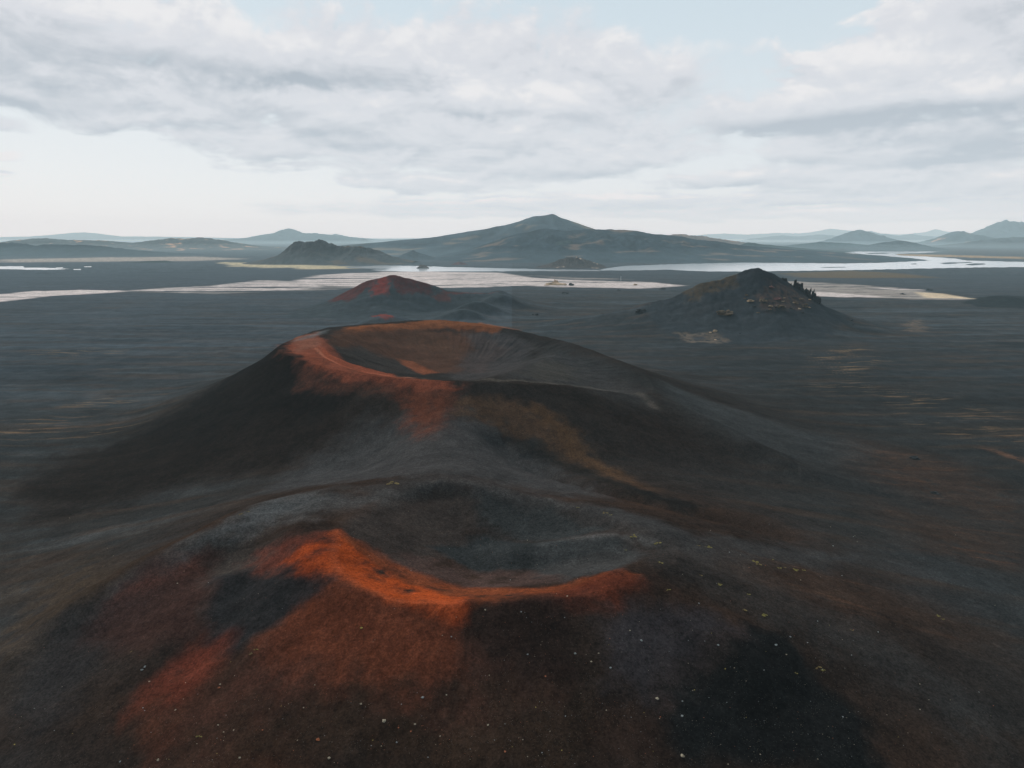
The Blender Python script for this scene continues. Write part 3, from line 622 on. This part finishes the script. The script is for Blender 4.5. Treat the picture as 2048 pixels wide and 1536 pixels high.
def ground_z(x, y): return float(height(np.array([x]), np.array([y]))[0][0])
def rock_mesh(name, m, seed, sub=2, sx=1, sy=1, sz=.7, rough=.35, sharp=False):
    bm = bmesh.new(); bmesh.ops.create_icosphere(bm, subdivisions=sub, radius=1)
    rs = random.Random(seed); o = Vector((rs.uniform(-50, 50), rs.uniform(-50, 50), rs.uniform(-50, 50)))
    from mathutils import noise as mn
    for v in bm.verts:
        d = mn.fractal(v.co*1.1+o, 1.0, 2.0, 4)
        k = 1+rough*d*1.6
        v.co = Vector((v.co.x*sx*k, v.co.y*sy*k, v.co.z*sz*k))
        if v.co.z < -.25*sz: v.co.z = -.25*sz
    me = bpy.data.meshes.new(name); bm.to_mesh(me); bm.free(); me.materials.append(m); return me
def crag_mesh(name, m, seed, n=9, w=1, h=1):
    """cluster of angular broken blocks leaning on each other, one mesh"""
    bm = bmesh.new(); rs = random.Random(seed)
    for i in range(n*2):
        ox = rs.uniform(-w, w)*.8; oy = rs.uniform(-w, w)*.45; hh = h*rs.uniform(.25, 1.0)*(1-.45*abs(ox)/w); ww = w*rs.uniform(.16, .34)
        lean = rs.uniform(-.3, .3); vs = []
        for k in range(16):
            z = rs.random(); t = 1-.45*z; a = rs.uniform(0, 6.283)
            vs.append(bm.verts.new((ox+math.cos(a)*ww*t*rs.uniform(.6, 1)+lean*z*ww*2, oy+math.sin(a)*ww*t*rs.uniform(.6, 1), -.3*h+z*(hh+.3*h))))
        g = bmesh.ops.convex_hull(bm, input=vs)
        bmesh.ops.delete(bm, geom=list({e for e in g['geom_interior']+g['geom_unused'] if isinstance(e, bmesh.types.BMVert)}), context='VERTS')
    me = bpy.data.meshes.new(name); bm.to_mesh(me); bm.free(); me.materials.append(m); return me
def place(name, me, loc, s, label, cat, group=None, rz=None, tilt=None):
    o = bpy.data.objects.new(name, me); C.objects.link(o); o.location = loc
    o.scale = s if isinstance(s, tuple) else (s, s, s); o.rotation_euler = (tilt[0] if tilt else 0, tilt[1] if tilt else 0, rz if rz is not None else random.uniform(0, 6.28))
    o['label'] = label; o['category'] = cat
    if group: o['group'] = group
    return o
def on(px, py, dz=0):
    x, y, _ = hits([(px, py)])[0]; return (x, y, ground_z(x, y)+dz)

# crags of the rocky hill
def crag(px, py, Y, w, h, seed, label, m=M_LAVA, n=9, name='rock_outcrop', rz=0):
    x, y, z = at(px, py, Y); gz_ = ground_z(x, y)
    me = crag_mesh(name, m, seed, n, w, h)
    return place(name, me, (x, y, gz_-.05*h), 1, label, 'rock outcrop', rz=rz)
crag(1592,579,797,9,11,1,'taller cluster of black lava spires high on the right shoulder of the pointed hill', n=12)
crag(1617,606,793,10,14,2,'largest jagged black crag lowest on the right shoulder of the pointed hill', n=15)
crag(1568,562,799,5,4,3,'small dark crag on the crest just right of the pointed summit', n=6)
0 and crag(1546,550,799,5,4,4,'dark knob of rock on the crest right beside the pointed summit', n=5)
crag(1629,614,790,7,10,6,'black crag at the lower right end of the crest of the pointed hill', n=10)
crag(1604,590,797,6,8,8,'black crag between the two biggest crags on the right shoulder', n=8)
0 and crag(1412,568,800,11,3.5,5,'low dark knob on the left crest of the pointed hill', n=6)
def slab(px, py, s, seed, label, m, zs=.6, ys=.8):
    me = rock_mesh('rock_outcrop', m, seed, 4, 1, ys, zs, .6); return place('rock_outcrop', me, on(px, py), s, label, 'rock outcrop')
slab(1451,628,5.2,11,'brown rock outcrop low on the left face of the pointed hill', M_BRN, .7, 1.4)
slab(1527,602,4,12,'grey-brown rock ledge in the middle of the pointed hill', M_BRN, .45)
slab(1556,598,4,13,'reddish rock ledge right of the middle of the pointed hill', rock_mat('dusky_rock', '#4a3432', .9, '#75504a'), .45)
slab(1560,614,5,14,'reddish ledge below the other ledges of the pointed hill', M_BRN, .35)
slab(1543,575,3,15,'small pinkish rock below the crest of the pointed hill', rock_mat('pink_rock', '#5c4644', .9, '#84635c'), .5)
slab(1503,541,2.2,16,'single rock just under the pointed summit', M_BRN, .6)
slab(1502,603,3.2,17,'ochre rock left of the grey ledge on the pointed hill', M_TAN, .5)
slab(1590,606,3,18,'small ochre rock beneath the black crag of the pointed hill', M_BRN, .5)
for i in range(34):
    px = random.gauss(1570, 34); py = random.gauss(606, 15)
    if not (570+.2*abs(px-1560) < py < 632): continue
    place('rock_outcrop', rock_mesh('rock_outcrop', random.choice((M_BRN, M_LAVA, M_LAVA, M_TAN)), 300+i, 3, 1.3, .9, .55, .6), on(px, py), random.uniform(.9, 2.4), 'small rough rock on the right face of the pointed hill', 'rock outcrop', 'small rocks on the pointed hill')
place('boulder', rock_mesh('boulder', M_TAN, 21, 3, 1, 1, .9, .2), on(1430,664), 2.0, 'round pale boulder at the foot of the pointed hill', 'boulder')
place('boulder', rock_mesh('boulder', M_TAN, 22, 3, 1.6, 1, .5, .2), on(1421,666), 1.3, 'flat pale stone just left of the round pale boulder', 'boulder')
place('boulder', rock_mesh('boulder', M_TAN, 23, 3, 1.3, 1, .5, .2), on(1431,679), 1.2, 'pale stone on the tan ring below the pointed hill', 'boulder')
# rocks of the plain
for i, (px, py, s, m, lb) in enumerate([(1143,571,7,M_LAVA,'black rock heap on the near edge of the pale flat'), (1129,588,5,M_LAVA,'dark rock on the plain below the black heap'),
        (1325,579,5,M_LAVA,'dark rock left of the pointed hill'), (1858,581,5,M_LAVA,'black rock beyond the pale streak at right'), (1806,589,3.4,M_LAVA,'small black rock in the middle of the right pale streak'),
        (1237,581,3,M_LAVA,'small dark rock below the white pole'), (1072,630,4,M_LAVA,'dark rock right of the black mounds'), (1270,570,5,M_TAN,'tan rock heap right of the white pole'),
        (1480,667,0.8,M_LAVA,'tiny black stone at the base of the pointed hill'), (1703,641,2,M_LAVA,'small black boulder at the right foot of the pointed hill'), (1706,649,1.6,M_LAVA,'smaller black boulder under another at the right foot of the pointed hill'),
        (1281,623,5,M_LAVA,'dark rock on the left foot of the pointed hill'), (1830,918,1.6,M_LAVA,'black boulder on the rust-brown plain at right'), (1868,987,1.3,M_LAVA,'black boulder on the right plain, nearer than the other')]):
    place('boulder', rock_mesh('boulder', m, 50+i, 3, 1.2, .9, .6, .5), on(px, py), s, lb, 'boulder')
place('boulder', rock_mesh('boulder', rock_mat('river_rock', '#4c4340', .9, '#6e605a'), 71, 4, 1.4, 1, .75, .35), flat(845,536.5,.4), 15, 'square brown rock standing in the white river channel', 'boulder', rz=.2)
crag(1110,569,flat(1110,571)[1],9,16,6,'pale pinnacle rising from the pale flat', M_TAN, 7, 'rock_pinnacle')
place('boulder', rock_mesh('boulder', M_TAN, 72, 3, 2.2, 1, .4, .3), on(1112,570), 12, 'pale sandy apron around the pinnacle', 'boulder', rz=0)
def pole(px, py, py2, r, m, label):
    b = flat(px, py, 0); t = at(px, py2, b[1]); z0 = ground_z(b[0], b[1]); hgt = t[2]-z0
    e = bpy.data.objects.new('marker_pole', None); C.objects.link(e); e.location = (b[0], b[1], z0); e['label'] = label; e['category'] = 'pole'
    def seg(nm, r0, r1, za, zb, sq=1):
        bm = bmesh.new(); bmesh.ops.create_cone(bm, cap_ends=True, segments=12, radius1=r0, radius2=r1, depth=zb-za)
        for v in bm.verts: v.co.z += (za+zb)/2; v.co.x *= sq
        me = bpy.data.meshes.new(nm); bm.to_mesh(me); bm.free(); me.materials.append(m)
        o = bpy.data.objects.new(nm, me); C.objects.link(o); o.parent = e
    seg('post', r, r*.7, 0, hgt*.93); seg('base', r*2.2, r*1.6, -.5, hgt*.05); seg('marker', r*1.3, r*1.1, hgt*.93, hgt)
M_WP, _, bsw, _, _ = mat('white_paint'); bsw.inputs['Base Color'].default_value = (.8, .8, .78, 1); bsw.inputs['Roughness'].default_value = .6
pole(1241.5, 563.5, 552.5, .5, M_WP, 'thin white pole standing on the pale flat')
pole(1806, 567, 560, .45, M_LAVA, 'dark post on the right plain, the right one of two')
pole(1799, 566, 560.5, .35, M_LAVA, 'dark post on the right plain, the left one of two')

# stones strewn over the near crater: the 300 largest one by one, the rest as gravel
def scatter_px(n, f):
    out = []
    while len(out) < n:
        px = random.uniform(10, 2030); py = random.uniform(1000, 1536)
        if random.random() < f(px, py): out.append((px, py))
    return out
def dens(px, py):
    d = .10
    if py > 1330: d += .5*min(1, (py-1330)/120)
    if 900 < px < 1750 and py > 1200: d += .35
    if px < 300: d *= .5
    if px > 1750: d *= .25
    x_ = float(fbm(np.array([px/60.]), np.array([py/35.]), 3, 301)[0])
    return max(0, min(d*(.35+max(0, x_)*4.5), 1))
base_me = {}
for nm, m in (('p', M_PALE), ('w', M_WHITE), ('r', M_RED), ('y', M_YEL)):
    base_me[nm] = [rock_mesh('stone', m, 100+j+ord(nm), 2, 1, .8, .65, .4) for j in range(3)]
known = [(768,1443,.42,'p','largest pale stone low in the foreground, left of centre'),(1314,1395,.34,'p','pinkish stone beside the black slope'),(1365,1511,.34,'p','pale stone low at the edge of the black slope'),
         (636,1479,.32,'r','orange stone low in the foreground'),(659,1519,.26,'p',None),(722,1410,.22,'p',None),(316,1519,.26,'p',None),(480,1517,.2,'p',None),
         (845,1397,.26,'w',None),(1150,1307,.26,'w',None),(1221,1337,.2,'w',None),(1055,1308,.18,'w',None),(1182,1325,.2,'p',None),(284,1340,.26,'w',None),(290,1334,.22,'w',None),(440,1367,.2,'p',None),(438,1373,.22,'r',None),
         (1552,1290,.28,'w',None),(1283,1282,.24,'w',None),(1436,1292,.24,'w',None),(1364,1433,.22,'w',None),(830,1449,.2,'p',None),(976,1450,.2,'p',None),(1010,1505,.2,'r',None),(723,1256,.2,'y',None),(797,1455,.15,'r',None)]
pts = [(a, b, c, d, e) for a, b, c, d, e in known]
for px, py in scatter_px(268, dens):
    k = random.random(); s = .06+.12*random.random()**4
    kind = 'p' if k < .45 else 'w' if k < .85 else 'r' if k < .93 else 'y'
    pts.append((px, py, s, kind, None))
W = hits([(p[0], p[1]) for p in pts])
Zs = height(np.array([w[0] for w in W]), np.array([w[1] for w in W]))[0]
GL = {'p': ('pale tan stone scattered on the dark ash of the near crater', 'pale stones on the near crater'), 'w': ('light grey stone scattered on the dark ash of the near crater', 'grey stones on the near crater'),
      'r': ('reddish stone scattered on the ash of the near crater', 'reddish stones on the near crater'), 'y': ('yellowish lichen-covered stone on the near crater', 'yellow stones on the near crater')}
for (px, py, s, k, lb), w, z in zip(pts, W, Zs):
    d = w[1]/110.0
    o = place('stone', random.choice(base_me[k]), (w[0], w[1], z+s*.12), s*max(.9, d), lb or GL[k][0], 'stone', None if lb else GL[k][1])
def gravel(n, name, m, f, smin, smax, label):
    P_ = scatter_px(n, f); w = hits(P_); X = np.array([q[0] for q in w]); Y = np.array([q[1] for q in w]); Z = height(X, Y)[0]
    tet = np.array([(1, 0, 0), (-.6, .8, 0), (-.5, -.8, 0), (.1, 0, .8), (0, 0, -.4)], float)
    fc = np.array([(0, 1, 3), (1, 2, 3), (2, 0, 3), (1, 0, 4), (2, 1, 4), (0, 2, 4)])
    Vv = []; Ff = []
    for i in range(n):
        s = random.uniform(smin, smax)*random.uniform(.6, 1); a = random.uniform(0, 6.28); c, sn = math.cos(a), math.sin(a)
        t = tet*s; t = np.stack([t[:, 0]*c-t[:, 1]*sn, t[:, 0]*sn+t[:, 1]*c, t[:, 2]], 1)+np.array([X[i], Y[i], Z[i]+s*.1])
        Vv.append(t); Ff.append(fc+i*5)
    o = set_mesh(name, np.concatenate(Vv), np.concatenate(Ff), None, m, False)
    o['kind'] = 'stuff'; o['label'] = label; o['category'] = 'gravel'
gravel(4200, 'gravel', M_PALE, dens, .018, .05, 'fine pale gravel sprinkled over the near crater')
gravel(3000, 'gravel', M_WHITE, dens, .018, .045, 'fine grey gravel sprinkled over the near crater')
gravel(500, 'gravel', M_RED, lambda a, b: (.9 if 500 < a < 1250 and b > 1060 else .15), .04, .09, 'fine red cinder gravel around the red rim')

# dry moss clumps
def moss_mesh(name, m, seed):
    bm = bmesh.new(); rs = random.Random(seed)
    from mathutils import noise as mn
    for i in range(9):
        t = bmesh.ops.create_icosphere(bm, subdivisions=2, radius=1)['verts']
        ox, oy, s = rs.gauss(0, .55), rs.gauss(0, .3), rs.uniform(.12, .4)
        for v in t:
            k = 1+.5*mn.noise(v.co*2+Vector((i*7, seed, 0)))
            v.co = Vector((ox+v.co.x*s*k, oy+v.co.y*s*k, max(v.co.z, -.2)*s*.28*k))
    me = bpy.data.meshes.new(name); bm.to_mesh(me); bm.free(); me.materials.append(m); return me
mm = [moss_mesh('moss_clump', M_MOSS, 3), moss_mesh('moss_clump', M_MOSS, 4), moss_mesh('moss_clump', M_MOSS2, 5)]
MS = [(1270,1072,1.3),(1313,1086,1.1),(1396,1090,.6),(1416,1094,1.0),(1318,1125,.9),(1400,1148,.6),(1438,1168,.8),(1506,1122,1.2),(1516,1130,.9),(1545,1119,.4),(1556,1136,.8),(1568,1134,.6),(1590,1140,1.0),(1605,1140,.7),
      (1485,1220,.9),(1525,1232,1.0),(1495,1188,.6),(1635,1335,.8),(1643,1340,.7),(1590,1345,.5),(484,1028,.9),(497,1023,.5),(1155,1016,.5),(1210,1026,.9),(1222,1030,.6),(1335,1180,.6),(505,1308,.7),(514,1300,.6),(398,1470,.6),(264,1304,.4),(1875,1232,.7),(1884,1240,.5),(1702,1260,.5),(1252,1100,.4)]
for i, (px, py, s) in enumerate(MS):
    place('moss_clump', mm[i % 3], on(px, py), s*.8, 'yellowish dry moss clump on the ash of the near crater slopes', 'moss', 'moss clumps on the near slopes', rz=random.uniform(-.4, .4))
place('moss_clump', mm[2], on(785,968), 1.6, 'brown moss clump on the grey saddle between the two craters', 'moss', rz=0)

# ------------------------------------------------------------------ light, haze, sky
SUN_AZ, SUN_EL = math.radians(-38), math.radians(34)      # azimuth from +Y towards +X
sun = bpy.data.lights.new('sun', 'SUN'); so = bpy.data.objects.new('sun', sun); C.objects.link(so)
sun.energy = 2.0; sun.angle = math.radians(12); sun.color = (1, .96, .9)
d = Vector((math.sin(SUN_AZ)*math.cos(SUN_EL), math.cos(SUN_AZ)*math.cos(SUN_EL), math.sin(SUN_EL)))
so.rotation_euler = d.to_track_quat('Z', 'Y').to_euler()
# haze: a low layer of air over the whole plain
def haze(rad, top, dens, emi, label):
  bm = bmesh.new(); bmesh.ops.create_cone(bm, cap_ends=True, segments=48, radius1=rad, radius2=rad, depth=top+20)
  for v in bm.verts: v.co.z += top/2-10
  me = bpy.data.meshes.new('haze'); bm.to_mesh(me); bm.free()
  mh = bpy.data.materials.new('haze_air'); mh.use_nodes = True; nt = mh.node_tree; nt.nodes.clear()
  out = nt.nodes.new('ShaderNodeOutputMaterial'); pv = nt.nodes.new('ShaderNodeVolumeScatter')
  pv.inputs['Color'].default_value = (.67, .92, 1.0, 1); pv.inputs['Density'].default_value = dens; pv.inputs['Anisotropy'].default_value = .0
  em = nt.nodes.new('ShaderNodeEmission'); em.inputs['Color'].default_value = (.70, .92, 1.0, 1); em.inputs['Strength'].default_value = emi  # added glow in the air, stands in for repeatedly scattered light
  ad = nt.nodes.new('ShaderNodeAddShader'); nt.links.new(pv.outputs[0], ad.inputs[0]); nt.links.new(em.outputs[0], ad.inputs[1])
  nt.links.new(ad.outputs[0], out.inputs['Volume'])
  me.materials.append(mh); ho = bpy.data.objects.new('haze', me); C.objects.link(ho); ho['kind'] = 'structure'; ho['label'] = label
haze(34000, 740, 4.3e-5, 1.45e-5, 'thin pale haze lying over the whole plain')
haze(33000, 55, 3.4e-5, 1.15e-5, 'denser ground haze hugging the foot of the hills')

world = bpy.data.worlds.new('World'); bpy.context.scene.world = world; world.use_nodes = True
nt = world.node_tree; N = nt.nodes; Lk = nt.links; N.clear()
wo = N.new('ShaderNodeOutputWorld'); bg = N.new('ShaderNodeBackground'); Lk.new(bg.outputs[0], wo.inputs[0])
sky = N.new('ShaderNodeTexSky'); sky.sky_type = 'NISHITA'; sky.sun_disc = False; sky.sun_elevation = SUN_EL; sky.sun_rotation = SUN_AZ
tc = N.new('ShaderNodeTexCoord'); sx = N.new('ShaderNodeSeparateXYZ'); Lk.new(tc.outputs['Generated'], sx.inputs[0])
def M(op, a, b=None, c=None, clamp=False):
    n = N.new('ShaderNodeMath'); n.operation = op; n.use_clamp = clamp
    for i, v in enumerate((a, b, c)):
        if v is None: continue
        if isinstance(v, (int, float)): n.inputs[i].default_value = v
        else: Lk.new(v, n.inputs[i])
    return n.outputs[0]
def MR(v, a, b, c=0.0, d=1.0, smooth=True):
    n = N.new('ShaderNodeMapRange'); n.interpolation_type = 'SMOOTHSTEP' if smooth else 'LINEAR'
    for i, q in enumerate((v, a, b, c, d)):
        if isinstance(q, (int, float)): n.inputs[i].default_value = q
        else: Lk.new(q, n.inputs[i])
    return n.outputs[0]
def MIX(f, a, b):
    n = N.new('ShaderNodeMix'); n.data_type = 'RGBA'
    for s_, q in (('Factor', f), ('A', a), ('B', b)):
        i = {'Factor': 0, 'A': 6, 'B': 7}[s_]
        if isinstance(q, tuple): n.inputs[i].default_value = (*q, 1) if len(q) == 3 else q
        elif isinstance(q, (int, float)): n.inputs[i].default_value = q
        else: Lk.new(q, n.inputs[i])
    return n.outputs[2]
az = M('ARCTAN2', sx.outputs[0], sx.outputs[1]); hyp = M('SQRT', M('ADD', M('MULTIPLY', sx.outputs[0], sx.outputs[0]), M('MULTIPLY', sx.outputs[1], sx.outputs[1])))
el = M('ARCTAN2', sx.outputs[2], hyp)
# big cloud banks by bearing and height (degrees), each an ellipse
def azel(px, py):
    a = (px-1024)/F; b = (768-py)/F; x, y, z = a, cp+b*sp, -sp+b*cp
    return math.atan2(x, y), math.atan2(z, math.hypot(x, y))
BANKS = [(300,80,430,85,1),(600,150,330,60,1),(130,140,230,45,1),(560,190,330,24,.8),(650,235,280,50,.9),(560,268,170,26,.8),(900,195,220,80,1),(1080,265,220,60,1),(1150,200,140,60,.7),(950,325,270,26,.8),
         (900,368,160,15,.7),(1130,318,230,26,.8),(980,60,190,70,.5),(1210,155,180,40,.5),(1000,408,380,9,.5),(1010,150,240,60,.55),(1260,225,120,50,.35),(1180,110,200,60,.3),(1450,100,200,26,.3),(1540,425,330,7,.7),(1000,425,420,8,.55),(1250,395,260,9,.5),(700,300,240,30,.4),(1950,425,250,8,.7),(1900,405,160,12,.7),(1650,225,190,28,1.1),(1850,195,220,50,1.1),(1720,150,120,45,1),(1950,100,160,95,1.1),(1990,250,170,60,1.1),(1930,20,120,60,.9),
         (1570,308,120,22,1),(1560,352,170,15,1),(1870,312,120,17,.8),(1850,350,90,13,.8),(2010,355,70,14,.9),(1710,372,50,11,.8),(1880,375,100,9,.7),(1650,402,420,12,.6),(1390,295,40,18,.7),(1800,432,500,6,.4),
         (625,330,60,12,.9),(745,318,35,12,.8),(740,363,55,8,.8),(5,255,35,18,.9),(10,315,25,6,.8),(5,345,20,6,.7),(430,235,35,18,.7),(60,55,120,90,.5)]
DARKS = [(350,130,300,24,.9),(560,158,260,18,.8),(100,158,160,22,.8),(600,262,110,15,.8),(560,250,220,18,.4),(900,222,90,9,.7),(780,288,120,9,.5),(1050,298,150,12,.4),(1650,238,180,14,1.2),(1900,232,210,24,1.6),(2000,288,130,20,1.4),
         (1990,40,80,45,.6),(1570,325,100,7,.6),(1540,361,140,6,.6),(1870,320,100,11,.8),(1120,345,200,8,.4),(1250,235,60,30,.3),(1030,110,60,30,.3),(40,110,80,60,.3),(1600,400,400,8,.3),(625,335,50,7,.5),(5,258,30,12,.6),
         (270,40,80,25,-.9),(480,55,90,25,-.6),(965,170,65,28,-1.2),(1110,195,80,22,-.8),(1830,95,90,30,-1.1),(1960,172,140,22,-1.2),(1650,175,90,14,-.9),(2010,262,60,8,-.5),(1000,240,120,10,-.5)]
g = bpy.data.node_groups.new('CloudDensity', 'ShaderNodeTree')
g.interface.new_socket('az', in_out='INPUT', socket_type='NodeSocketFloat'); g.interface.new_socket('el', in_out='INPUT', socket_type='NodeSocketFloat')
g.interface.new_socket('d', in_out='OUTPUT', socket_type='NodeSocketFloat')
wN, wL = N, Lk
N, Lk = g.nodes, g.links
gi = N.new('NodeGroupInput'); go = N.new('NodeGroupOutput'); A_, E_ = gi.outputs[0], gi.outputs[1]
# plane projection so that clouds flatten towards the horizon
ee = M('ADD', M('MAXIMUM', E_, 0.0), .055)
inv = M('DIVIDE', .35, ee)
cv = N.new('ShaderNodeCombineXYZ'); Lk.new(M('MULTIPLY', M('SINE', A_), M('POWER', inv, .75)), cv.inputs[0]); Lk.new(M('MULTIPLY', inv, 1.0), cv.inputs[1])
cv2 = N.new('ShaderNodeCombineXYZ'); Lk.new(M('MULTIPLY', A_, 1.0), cv2.inputs[0]); Lk.new(M('MULTIPLY', M('LOGARITHM', M('ADD', M('MAXIMUM', E_, -.03), .06), 2.718), .46), cv2.inputs[1])
def NZ(vec, sc, det, rough=.55, dist=0.0):
    n = N.new('ShaderNodeTexNoise'); n.inputs['Scale'].default_value = sc; n.inputs['Detail'].default_value = det; n.inputs['Roughness'].default_value = rough
    n.inputs['Distortion'].default_value = dist; Lk.new(vec, n.inputs['Vector']); return n.outputs[0]
nA = NZ(cv.outputs[0], 3.2, 9, .58, .3); nB = NZ(cv2.outputs[0], 9.0, 9, .58, .35); nC = NZ(cv2.outputs[0], 26, 8, .62)
tot = M('MULTIPLY', M('SUBTRACT', nA, .5), .9)
tot = M('ADD', tot, M('MULTIPLY', M('SUBTRACT', nB, .5), 2.8)); tot = M('ADD', tot, M('MULTIPLY', M('SUBTRACT', nC, .5), .8))
Lk.new(tot, go.inputs[0])
N, Lk = wN, wL
def dens_at(da, de):
    n = N.new('ShaderNodeGroup'); n.node_tree = g; Lk.new(M('ADD', az, da), n.inputs[0]); Lk.new(M('ADD', el, de), n.inputs[1]); return n.outputs[0]
low = M('ADD', M('MAXIMUM', el, 0.0), .05)
n0 = dens_at(0, 0); n1 = dens_at(-.003, M('MULTIPLY', low, .062))
wa = M('ADD', az, M('MULTIPLY', M('MULTIPLY', n0, low), .26)); we = M('ADD', el, M('MULTIPLY', M('MULTIPLY', n1, low), .07))
def blobs(lst, start, we):
    t = start
    for px, py, rx, ry, s_ in lst:
        a0, e0 = azel(px, py)
        u = M('DIVIDE', M('SUBTRACT', wa, a0), rx/F); v = M('DIVIDE', M('SUBTRACT', we, e0), ry/F)
        q = M('ADD', M('MULTIPLY', u, u), M('MULTIPLY', v, v))
        t = M('ADD', t, M('MULTIPLY', M('EXPONENT', M('MULTIPLY', q, -1.0)), s_*(2.2 if py > 380 else 1.35 if py > 285 else 1)))
    return t
soft = lambda v: M('SUBTRACT', 1.15, M('MULTIPLY', M('EXPONENT', M('MULTIPLY', v, -1.25)), 1.15))
bank = soft(blobs(BANKS, 0.0, we)); bank1 = soft(blobs(BANKS, 0.0, M('ADD', we, M('MULTIPLY', low, .085)))); dk = blobs(DARKS, 0.0, we)
lift_ = M('SUBTRACT', bank1, bank)
# outside the photographed part of the sky loose clouds go on everywhere
d0 = M('ADD', M('MULTIPLY', n0, .80), M('SUBTRACT', bank, .07))
cover = MR(d0, .26, .74)
up = M('SUBTRACT', n1, n0)
hi = MR(el, 0.02, .34)
clear = MIX(MR(el, .0, .36), (.82, .855, .885), (.63, .745, .815))
skc = N.new('ShaderNodeVectorMath'); skc.operation = 'SCALE'; Lk.new(sky.outputs[0], skc.inputs[0]); skc.inputs['Scale'].default_value = .09
clear = MIX(.08, clear, skc.outputs[0])
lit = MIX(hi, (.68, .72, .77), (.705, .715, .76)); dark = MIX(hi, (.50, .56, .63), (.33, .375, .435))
sh = M('ADD', M('ADD', M('MULTIPLY', dk, .62), M('MULTIPLY', lift_, 1.3)), M('ADD', M('MULTIPLY', up, 1.25), M('MULTIPLY', n0, .25)))
cloud = MIX(MR(sh, -.05, 1.05, 0, 1, False), lit, dark)
cloud = MIX(MR(sh, -.12, -1.0), cloud, (.85, .845, .855))
fade = MR(el, .0, .035)
skyc = MIX(M('MULTIPLY', cover, M('MULTIPLY', fade, .9)), clear, cloud)
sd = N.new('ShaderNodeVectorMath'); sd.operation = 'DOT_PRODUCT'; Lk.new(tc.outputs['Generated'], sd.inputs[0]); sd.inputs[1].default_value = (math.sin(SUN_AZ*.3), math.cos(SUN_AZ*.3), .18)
side = MR(sd.outputs['Value'], -.25, .80, .30, 1.0)  # unseen sky behind the camera dimmed, to darken slopes facing the camera
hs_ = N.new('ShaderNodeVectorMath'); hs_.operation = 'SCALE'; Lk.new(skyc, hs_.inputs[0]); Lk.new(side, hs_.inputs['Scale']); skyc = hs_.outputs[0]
dn_ = MR(el, -.02, -.002)
skyc = MIX(dn_, (.10, .11, .12), skyc)
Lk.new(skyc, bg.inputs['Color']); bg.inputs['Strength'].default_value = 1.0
sc = bpy.context.scene
sc.view_settings.view_transform = 'Standard'; sc.view_settings.look = 'None'; sc.view_settings.exposure = 0
sc.cycles.max_bounces = 4; sc.cycles.volume_bounces = 1; sc.cycles.use_denoising = True; sc.cycles.use_adaptive_sampling = True
world.cycles.sampling_method = 'MANUAL'; world.cycles.sample_map_resolution = 512
